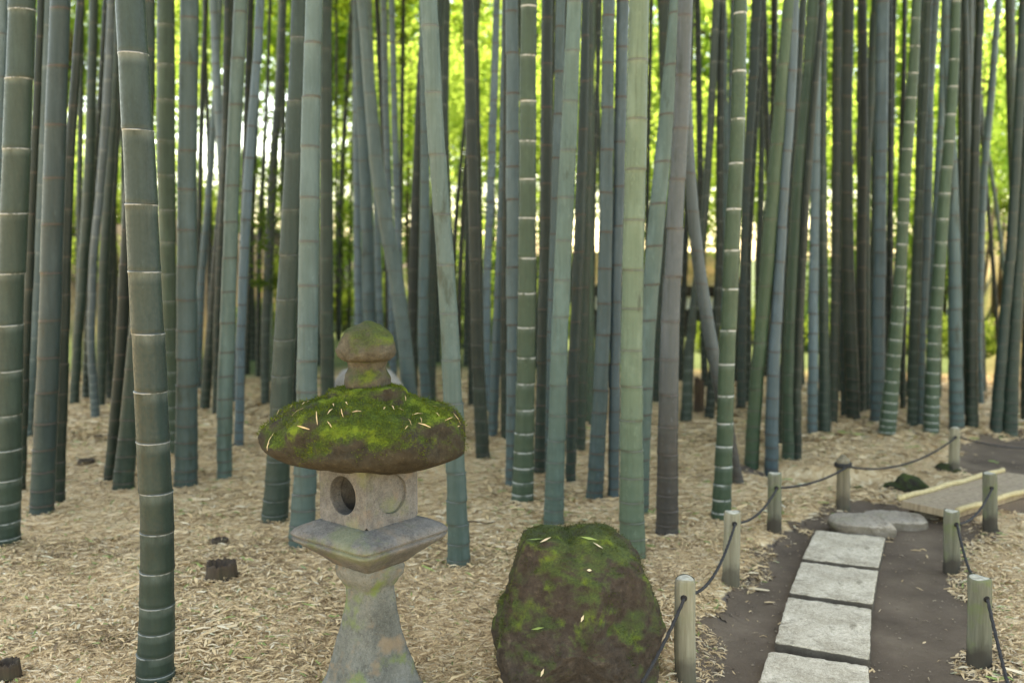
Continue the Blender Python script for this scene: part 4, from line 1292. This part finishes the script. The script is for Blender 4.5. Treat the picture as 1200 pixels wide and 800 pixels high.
A3, B3 = A1 + dA * LEN, B1 + dB * LEN
w_ = (B1 - A1)
npl = 3
for k in range(npl):
    f0, f1 = .05 + .9 * k / npl + .004, .05 + .9 * (k + 1) / npl - .004
    prism([A1 + (B1 - A1) * f0, A1 + (B1 - A1) * f1, A3 + (B3 - A3) * f1, A3 + (B3 - A3) * f0], zb - .055, zb - .012, 'plank', 'bridge_deck', br, .006)
for (p, d) in ((A1, dA), (B1, dB)):
    pts = [p + d * (LEN * k / 30) - bo + np.array([0, 0, .004 * math.sin(k * .6)]) for k in range(31)]
    V, Fc = tube(pts, [.0175 + .0015 * math.sin(k * 1.7) for k in range(31)], 12)
    mesh_obj('edge_pole', V, Fc, 'bridge_pole', br)
s_ = w_ / np.linalg.norm(w_)
for (p, d, f) in ((A1, dA, .04), (B1, dB, -.04)):
    p0 = p + s_ * f
    prism([p0 - s_ * .03, p0 + s_ * .03, p0 + s_ * .03 + d * LEN, p0 - s_ * .03 + d * LEN], zb - .17, zb - .057, 'beam', 'bridge_side', br)

# ------------------------------------------------------------------ fence posts and ropes
def post(px, ytop, ybase, w, mat, label, group, knob=False, lean=0.0, hole_y=None, hole_x=0):
    b = ground_at(px, ybase)
    m = mpp(b)
    t = pt(px + lean, ytop, b[1])
    h = t[2] - b[2]
    r = w * .5 * m
    root = empty('fence_post', tuple(b))
    tag(root, label, 'fence post', group)
    lx_ = t[0] - b[0]
    rows = [(-.08, 1.08), (0, 1.06), (.02, 1.03)] + [(h * f, 1.0 - .03 * f) for f in (.15, .3, .45, .6, .75, .9)] + [(h - .012, .96), (h - .004, .93), (h, .86)]

    def rf(rw, th):
        z, k = rw
        rr = r * k * (1 + .05 * math.sin(2 * th + px) + .03 * math.sin(5 * th + z * 4 + px))
        q = (rr * math.cos(th) + px, rr * math.sin(th), z)
        rr += .003 * fbm(q, 3, 20)
        return (lx_ * z / h + rr * math.cos(th), rr * math.sin(th), z + (0 if z < h - .02 else .004 * math.sin(th * 2 + px)))
    V, Fc = ring_lathe(rows, rf, 28, True, False)
    mesh_obj('post_shaft', V, Fc, mat, root)
    # cut end
    rr = r * .84
    Vt, Ft = ring_lathe([(h - .003, 1.0), (h + .001, .8), (h + .003, .3), (h + .003, .02)], lambda rw, th: (lx_ + rr * rw[1] * math.cos(th) * (1 + .05 * math.sin(2 * th + px)), rr * rw[1] * math.sin(th), rw[0] + .004 * math.sin(th * 2 + px) * rw[1]), 28, False, True)
    mesh_obj('cut_end', Vt, Ft, 'post_top', root)
    hy = hole_y if hole_y else ytop + .16 * (ybase - ytop)
    hp = pt(px + lean * .8 + hole_x, hy, b[1])
    hx = hp[0] - b[0] - lx_ * .8
    fy = -math.sqrt(max(1e-6, r * r - hx * hx))
    hl = (hp[0] - b[0], fy - .001, hp[2] - b[2])
    # rope hole: a dark plug, the shade inside put into its colour
    nrm = Vector((hx, fy, 0)).normalized()
    c0 = Vector(hl)
    V, Fc = tube([c0 - nrm * .012, c0 + nrm * .0015], [.011, .0125], 14)
    mesh_obj('rope_hole_plug', V, Fc, 'hollow', root)
    if knob:
        zk = h * .90
        pts = []
        for k in range(3 * 20 + 1):
            th = 2 * math.pi * k / 20
            pts.append((lx_ * .9 + (r + .006) * math.cos(th), (r + .006) * math.sin(th), zk - .014 + .022 * k / 60))
        V, Fc = tube(pts, .0075, 8)
        mesh_obj('rope_winding', V, Fc, 'rope', root)
        V, Fc = ring_lathe([(h - .02, .86), (h - .005, .80), (h + .015, .6), (h + .027, .3), (h + .03, .05)], lambda rw, th: (lx_ + r * rw[1] * math.cos(th), r * rw[1] * math.sin(th), rw[0]), 24, False, True)
        mesh_obj('rounded_top', V, Fc, 'post_brown', root)
    return root, np.array([b[0] + hl[0], b[1] + hl[1] - .006, b[2] + hl[2]]), r


GP = 'short wooden posts along the path'
p1, h1, r1 = post(803, 677, 797, 26, 'post_pale', 'pale wooden post right of the boulder, nearest on the left side of the path', GP, lean=0, hole_y=696, hole_x=-4)
p2, h2, r2 = post(856, 599, 684, 19, 'post_pale', 'pale grey post with damp foot, second along the left side of the path', GP, lean=2, hole_y=611, hole_x=1)
p3, h3, r3 = post(907, 554, 623, 15.5, 'post_green', 'brownish green post, third along the left side of the path', GP, lean=1, hole_y=570)
p4, h4, r4 = post(988, 538, 596, 15, 'post_brown', 'post with rounded top and rope wound round it, beside the ditch', GP, knob=True, lean=0, hole_y=546)
p5, h5, r5 = post(1118, 501, 554, 12.5, 'post_pale', 'farthest fence post, tan, standing before a blue-grey culm', GP, lean=1, hole_y=511, hole_x=-2)
q1, k1, s1 = post(1147, 676, 781, 26, 'post_green', 'mossy green post with black wet foot, nearest on the right side of the path', GP, lean=1, hole_y=697, hole_x=2)
q2, k2, s2 = post(1115, 598, 672, 17.5, 'post_green', 'dark-footed greenish post in the middle of the right side of the path', GP, lean=0, hole_y=612, hole_x=2)
q3, k3, s3 = post(1160, 554, 621, 16, 'post_green', 'bright mossy post standing in front of the bridge', GP, lean=0, hole_y=570, hole_x=-2)


def rope(a_, b_, sag, label, rad=.0060):
    L = float(np.linalg.norm(b_ - a_))
    n = max(40, int(L / .006))
    P = []
    for k in range(n + 1):
        f = k / n
        p = a_ + (b_ - a_) * f
        P.append(Vector(p + np.array([0, 0, -4 * sag * f * (1 - f)]) - a_))
    V, Fc, m = [], [], 12
    for k, p in enumerate(P):                     # three-strand lay: a trefoil section turning along the rope
        t = (P[min(k + 1, n)] - P[max(k - 1, 0)]).normalized()
        u = t.cross(Vector((0, 0, 1))).normalized(); w2 = t.cross(u)
        ph = k * L / n / .045 * 6.2832
        for j in range(m):
            th = 6.2832 * j / m
            r = rad * (1 + .20 * math.cos(3 * th + ph)) * (1 + .05 * noise.noise(p * 60))
            V.append(tuple(p + (u * math.cos(th) + w2 * math.sin(th)) * r))
    for k in range(n):
        for j in range(m):
            j2 = (j + 1) % m
            Fc.append((k * m + j, k * m + j2, (k + 1) * m + j2, (k + 1) * m + j))
    o = mesh_obj('rope', V, Fc, 'rope', None, tuple(a_))
    tag(o, label, 'rope', 'black ropes strung between the fence posts')


off = lambda h, dx: h + np.array([dx, .0, 0])
rope(pt(752, 800, 3.15), h1, .015, 'black rope rising from behind the boulder to the nearest left post')
rope(off(h1, .03) + np.array([.01, .05, .0]), off(h2, 0), .075, 'black rope sagging between the nearest pale post and the second left post')
rope(h2 + np.array([.02, .03, 0]), h3, .05, 'black rope between the second and third left posts')
rope(h3 + np.array([.02, .02, 0]), h4, .03, 'black rope between the third left post and the rope-wound post', .0065)
rope(h4 + np.array([.03, .03, 0]), h5, .09, 'long thin rope sagging between the rope-wound post and the farthest post', .0065)
rope(h5 + np.array([.03, .02, 0]), pt(1290, 512, h5[1] + .8), .09, 'thin rope running from the farthest post out at the right edge', .0055)
rope(k1, pt(1190, 835, 3.15), .01, 'black rope hanging from the nearest right post down out of the picture')
rope(k2, k1 + np.array([.0, .02, .01]), .06, 'black rope between the two posts on the right side of the path')
rope(k3, k2 + np.array([.02, .02, 0]), .05, 'short black rope sagging between the mossy bridge post and the dark-footed post')


# ------------------------------------------------------------------ stumps and litter pieces
def stump(px, py, w, hpx, label, seed):
    b = ground_at(px, py)
    m = mpp(b)
    r, h = w * .5 * m, hpx * m
    g = np.random.default_rng(seed)
    rag = g.random(40)
    rows = [(-.03, 1.12), (0, 1.08), (h * .3, 1.0), (h * .7, .96), (h, .92), (h * .98, .70), (h * .55, .62), (h * .5, .1)]

    def rf(rw, th):
        z, k = rw
        j = rag[int(th / 6.2832 * 40) % 40]
        rr = r * k * (1 + .16 * noise.noise(Vector((math.cos(th) * 1.5 + seed, math.sin(th) * 1.5, z * 6))))
        return (rr * math.cos(th), rr * math.sin(th) * .9, z * (1 - .25 * j * (z > h * .9)))
    V, Fc = ring_lathe(rows, rf, 40)
    o = mesh_obj('bamboo_stump', V, Fc, 'stump', None, tuple(b))
    tag(o, label, 'stump', 'rotten stumps in the leaf litter')


stump(259, 676, 36, 20, 'dark rotten bamboo stump in the litter right of the nearest culm', 1)
stump(258, 636, 20, 6, 'low dark stump remnant just behind the bigger rotten stump', 2)
stump(9, 794, 32, 22, 'dark stump cut by the left picture edge at the bottom corner', 3)
stump(101, 543, 18, 6, 'small dark stump left of the two slanting feet behind the nearest culm', 4)
stump(819, 482, 12, 42, 'dark mossy upright stump between the grey culm feet in the back', 6)


def twig(p0, p1, rad, label):
    a_, b_ = ground_at(*p0), ground_at(*p1)
    pts = []
    for k in range(9):
        f = k / 8
        p = a_ + (b_ - a_) * f
        p[2] = float(height(p[0], p[1])) + .012 + rad + .006 * math.sin(f * 7)
        pts.append(p - a_)
    V, Fc = tube(pts, [rad * (1 - .4 * k / 8) for k in range(9)], 6)
    o = mesh_obj('fallen_twig', V, Fc, 'stump', None, tuple(a_))
    tag(o, label, 'twig', 'fallen twigs on the litter')


twig((505, 636), (524, 626), .006, 'short brown twig on the litter right of the lantern fire box')
twig((546, 615), (580, 615), .005, 'thin brown twig lying level right of the bright teal culm foot')
twig((110, 514), (130, 512), .008, 'dark twig lying left of the slanting dark culm')
twig((290, 500), (308, 498), .005, 'small dark twig left of the lantern cap')
twig((262, 521), (276, 524), .009, 'reddish sheath piece at the foot of the lilac slanting culm')


# ------------------------------------------------------------------ behind the grove: trees, shrubs, slope plants, tea house
def tree(label, X, Y, ztop, crown_r, k, trunk_r=.16, group='trees beyond the bamboo grove', low=None):
    g = np.random.default_rng(600 + k)
    b = np.array([X, Y, float(height(X, Y))])
    root = empty('broadleaf_tree', tuple(b))
    tag(root, label, 'tree', group)
    zc = ztop - 3.6 * crown_r * .75
    pts, rad = [], []
    for j in range(9):
        f = j / 8
        pts.append((.35 * math.sin(f * 3 + k) * f, .3 * math.cos(f * 2.3 + k) * f, -.2 + (zc + 1.5) * f)); rad.append(trunk_r * (1.25 - .85 * f))
    V, Fc = tube(pts, rad, 10)
    mesh_obj('trunk', V, Fc, 'bark', root)
    for j in range(5):
        st = Vector(pts[4 + j % 4]); a = 6.28 * g.random()
        en = st + Vector((math.cos(a) * 2.2 * crown_r, math.sin(a) * 2.2 * crown_r, 1.0 + 1.8 * g.random()))
        mid = (st + en) / 2 + Vector((0, 0, .3))
        V, Fc = tube([st, mid, en], [trunk_r * .5, trunk_r * .32, trunk_r * .1], 6)
        mesh_obj('limb', V, Fc, 'bark', root)
    lv = low if low is not None else [(0, 0, zc, 1.0), (1.6 * crown_r, .5, zc - 2.6 * crown_r, .75), (-1.7 * crown_r, -.4, zc - 2.2 * crown_r, .8)]
    for j, (dx, dy, dz, s) in enumerate(lv):
        c = link('crown', tree_crowns[(k + j) % 3], root, (dx, dy, dz))
        c.scale = (crown_r * s, crown_r * s, crown_r * s); c.rotation_euler = (0, 0, g.normal(0, .35))
    return root


TREES = [  # X, Y, top height, crown factor
    (-17.5, 29, 11.7, 1.06, "tall sunlit green tree behind the culms at the far left edge"),
    (-12.5, 27, 10.1, 0.94, "light green tree behind the gap left of the nearest culm"),
    (-9.0, 31, 13.3, 1.10, "yellow-green tree seen above the earth bank"),
    (-5.5, 27, 10.5, 0.94, "sunlit tree filling the gap left of the lantern"),
    (-2.6, 30, 12.5, 1.06, "bright tree behind the gap above the lantern finial"),
    (.4, 27, 10.5, 0.89, "yellow-green tree above the picture centre"),
    (3.2, 31, 13.3, 1.10, "sunlit tree behind the purplish and slanting culms"),
    (6.3, 28, 10.9, 0.98, "light green tree in the gap above the tea house roof's right end"),
    (9.6, 30, 12.5, 1.06, "yellow-green tree behind the dark trio of culms"),
    (13.0, 27, 10.5, 0.98, "sunlit tree behind the two leaning white-ringed culms"),
    (16.8, 29, 11.7, 1.06, "tall green tree above the rocky slope at the right edge"),
]
for k, (X, Y, zt, cr, lab) in enumerate(TREES):
    tree(lab, X, Y, zt, cr, k)

YOUNG = [(95, 245, 22, .46, "young leafy tree in the green gap right of the blue-grey culm near the left edge"), (150, 235, 23, .44, "young leafy tree behind the left side of the nearest culm"),
         (182, 120, 22, .40, "young tree glimpsed above the right side of the nearest culm"), (258, 300, 23, .36, "small young tree behind the slanting blue-grey culm"),
         (402, 240, 22, .42, "young yellow-green tree in the bright gap above the lantern finial's left"), (480, 120, 23, .44, "young tree in the gap left of the leaning bright teal culm"),
         (548, 330, 22, .40, "young bright tree low in the gap right of the leaning bright teal culm"), (575, 110, 22, .36, "young tree in the upper gap left of the olive white-ringed culm"),
         (690, 130, 23, .44, "young tree in the slit left of the smooth light blue culm"), (825, 200, 24, .48, "young yellow-green tree right of the crossing pair of culms"),
         (893, 180, 23, .44, "young tree in the green gap over the dull green leaning culm"), (962, 330, 22, .36, "young tree low behind the lilac dark-ringed culm"),
         (1000, 200, 23, .42, "young tree behind the dark trio of culms"), (1058, 260, 22, .42, "young tree behind the first leaning white-ringed culm"),
         (1110, 250, 23, .44, "young tree behind the second leaning white-ringed culm"), (212, 260, 24, .42, "young tree low in the white gap right of the upright blue-grey culm"), (308, 230, 24, .40, "young tree in the pale gap left of the leafy dark culm"),
         (452, 260, 24, .40, "young tree low behind the slim lilac culms above the finial"), (522, 240, 24, .42, "young tree half hidden by the leaning bright teal culm"),
         (632, 270, 24, .38, "young tree behind the slate-dark culm at the centre"), (768, 240, 24, .40, "young tree behind the blue-green and purplish crossing pair"),
         (1150, 130, 22, .46, "young yellow-green tree above the top of the rocky slope")]
for k, (x, y, Y, s, lab) in enumerate(YOUNG):
    p = pt(x, y, Y)
    b = np.array([p[0], Y, float(height(p[0], Y))])
    root = empty('young_tree', tuple(b))
    tag(root, lab, 'tree', 'young trees behind the bamboo')
    hz = p[2] - b[2]
    V, Fc = tube([(0, 0, -.2), (.1 * math.sin(k), .05, hz * .5), (.0, 0, hz), (.05, 0, hz + 1.2 * s * 2)], [.07, .055, .04, .015], 8)
    mesh_obj('trunk', V, Fc, 'bark', root)
    c = link('crown', tree_crowns[k % 3], root, (0, 0, hz))
    c.scale = (s, s, s * 1.25); c.rotation_euler = (0, 0, .3 * math.sin(k * 2.1))


def shrub(label, px, py, Y, wpx, hpx, k, mats=None, name='shrub', cat='shrub', group='shrubs beyond the bamboo'):
    p = pt(px, py, Y)
    z = float(height(p[0], Y))
    g = np.random.default_rng(800 + k)
    root = empty(name, (p[0], Y, z))
    tag(root, label, cat, group)
    m = mpp(p)
    w, h = wpx * m, hpx * m
    top = p[2] + h * .5 - z
    c = link('foliage', (mats or shrub_crowns)[k % len(mats or shrub_crowns)], root, (0, 0, max(.2, top - h * .5)))
    c.scale = (w / 1.9, w / 1.9, h / 1.3); c.rotation_euler = (0, 0, 6.28 * g.random())
    for j in range(3):
        a = 6.28 * g.random()
        V, Fc = tube([(.04 * math.cos(a), .04 * math.sin(a), -.1), (.2 * w * math.cos(a), .2 * w * math.sin(a), top * .5), (.3 * w * math.cos(a), .3 * w * math.sin(a), top * .8)], [.03, .022, .01], 6)
        mesh_obj('stem', V, Fc, 'bark', root)


SHR = [(88, 285, 17.5, 50, 60, "leafy shrub on the earth bank right of the blue-grey culm at the left"),
       (140, 275, 18, 50, 60, "light green shrub on top of the bank behind the wavy pale culm"),
       (240, 290, 18, 60, 85, "round leafy shrub in the gap right of the upright blue-grey culm"),
       (345, 330, 18, 60, 80, "green shrub behind the thick culms left of the lantern"),
       (400, 360, 20, 46, 50, "low bright shrub in the gap left of the lantern finial"),
       (455, 360, 19, 50, 60, "low green shrub just right of the lantern finial"),
       (545, 365, 17, 60, 90, "bright green shrub right of the leaning bright teal culm"),
       (585, 390, 16, 44, 60, "darker shrub low between the picture-centre culms"),
       (640, 370, 19, 60, 70, "green shrub hidden behind the olive white-ringed culm"),
           (20, 330, 16, 60, 70, "dark shrub low behind the leftmost ringed culm"),
           (112, 350, 15.5, 60, 60, "dark shrub on the bank foot behind the wavy pale culm"),
           (180, 370, 15.5, 60, 60, "dark shrub on the bank foot behind the nearest culm"),
           (300, 385, 15, 64, 66, "dark shrub behind the lilac slanting culm's foot"),
           (500, 385, 15, 60, 60, "dark shrub behind the right slope of the lantern cap"),
           (615, 395, 15, 50, 50, "low dark shrub behind the olive white-ringed culm"),
           (735, 400, 15.5, 50, 50, "low dark shrub behind the yellowish thick culm"),
           (1025, 415, 15.5, 40, 44, "low shrub behind the upright blue-grey culm at the right"),
           (830, 425, 15.5, 40, 40, "low leafy plant left of the bright green ringed culm"),
       (880, 420, 17, 50, 60, "low bright shrub right of the bright green ringed culm"),
       (945, 430, 16, 44, 54, "bright low shrub left of the lilac culm"),
       (985, 430, 16, 44, 70, "bright low shrub between the dark trio of culms"),
       (1045, 430, 15.5, 44, 54, "bright low shrub behind the first leaning white-ringed culm"),
       (1105, 425, 15, 50, 66, "bright shrub left of the culm behind the farthest post"),
       (1160, 435, 13.8, 56, 50, "low yellow-green shrub under the rocky slope at the right"),
       (1210, 430, 14, 50, 60, "shrub at the right picture edge under the slope")]
for k, (x, y, Y, w, h, lab) in enumerate(SHR):
    shrub(lab, x, y, Y, w, h, k)
for k, (x, y, Y, w, h, lab) in enumerate([(1172, 240, 15.6, 44, 40, "dark fern tuft hanging on the rocky slope, upper one"), (1190, 300, 15.0, 40, 36, "dark fern tuft on the rocky slope, lower one"),
                                          (1150, 200, 17, 60, 50, "dark leafy bush crowning the rocky slope")]):
    shrub(lab, x, y, Y, w, h, 40 + k, fern_crowns, 'fern', 'fern', 'ferns on the rocky slope')

# low tea house seen between the culms
TY = 24.0
tl, tr = pt(672, 300, TY), pt(846, 300, TY)
zt = lambda y: pt(700, y, TY)[2]
zg = float(height((tl[0] + tr[0]) / 2, TY))
th = empty('tea_house', ((tl[0] + tr[0]) / 2, TY, zg))
tag(th, 'low tea house with tan roof and white wall glimpsed between the culms', 'house')
hw = (tr[0] - tl[0]) / 2


def boxm(name, x0, x1, y0, y1, z0, z1, mat, parent):
    V = [(x, y, z) for x in (x0, x1) for y in (y0, y1) for z in (z0, z1)]
    Fc = [(0, 1, 3, 2), (4, 6, 7, 5), (0, 4, 5, 1), (2, 3, 7, 6), (0, 2, 6, 4), (1, 5, 7, 3)]
    o = mesh_obj(name, V, Fc, mat, parent, smooth=False)
    bm = bmesh.new(); bm.from_mesh(o.data); bmesh.ops.bevel(bm, geom=bm.edges[:], offset=.008, segments=1, affect='EDGES'); bm.to_mesh(o.data); bm.free()
    return o


ze, zr = zt(334) - zg, zt(300) - zg + .12
V, Fc = [], []
for (y, z) in ((-.55, ze), (-.55, ze + .06), (1.7, zr), (3.95, ze + .06), (3.95, ze), (1.7, zr - .12)):
    for x in (-hw - .4, hw + .4):
        V.append((x, y, z))
for k in range(6):
    k2 = (k + 1) % 6
    Fc.append((k * 2, k * 2 + 1, k2 * 2 + 1, k2 * 2))
Fc += [(0, 2, 4, 6, 8, 10), (11, 9, 7, 5, 3, 1)]
mesh_obj('roof', V, Fc, 'roof', th, smooth=False)
boxm('eave_beam', -hw - .2, hw + .2, -.42, -.30, ze - .22, ze - .01, 'dark_wood', th)
w_o = boxm('wall', -hw, hw, .12, 3.4, -.2, ze - .225, 'dark_wood', th)
boxm('plaster_panel', -hw + .05, hw - .05, .07, .115, ze - .62, ze - .30, 'plaster', w_o)
for x in (-hw + .1, -hw * .35, hw * .3, hw - .1):
    boxm('post', x - .06, x + .06, -.02, .066, -.2, ze - .225, 'dark_wood', th)

# ------------------------------------------------------------------ light
SUN_EL, SUN_AZ = R(64), R(-8)          # the sun stands beyond the grove, a little left
w = bpy.data.worlds.new("World"); SC.world = w
w.use_nodes = True
nt = w.node_tree
bg = nt.nodes['Background']
sky = nt.nodes.new('ShaderNodeTexSky')
sky.sky_type = 'NISHITA'
sky.sun_disc = False
sky.sun_elevation = SUN_EL
sky.sun_rotation = SUN_AZ
sky.air_density = 1.0; sky.dust_density = .7; sky.ozone_density = 1.0
nt.links.new(sky.outputs[0], bg.inputs['Color'])
bg.inputs['Strength'].default_value = .12
sd_ = bpy.data.lights.new('sun', 'SUN')
sd_.energy = 3.0
sd_.angle = R(4)
sd_.color = (1.0, .95, .86)
sun = bpy.data.objects.new('sun', sd_)
dirv = Vector((math.sin(SUN_AZ) * math.cos(SUN_EL), math.cos(SUN_AZ) * math.cos(SUN_EL), math.sin(SUN_EL)))
sun.rotation_euler = dirv.to_track_quat('Z', 'Y').to_euler()
sun.location = (0, 0, 30)
COL.objects.link(sun)

SC.view_settings.view_transform = 'Standard'
SC.view_settings.look = 'None'
SC.view_settings.gamma = 1
SC.view_settings.exposure = 3.05
SC.view_settings.use_white_balance = True
SC.view_settings.white_balance_temperature = 9800
SC.view_settings.white_balance_tint = 10
SC.cycles.use_denoising = True
SC.cycles.max_bounces = 6
SC.cycles.diffuse_bounces = 4
SC.cycles.transmission_bounces = 4
SC.cycles.transparent_max_bounces = 4
SC.cycles.sample_clamp_indirect = 6
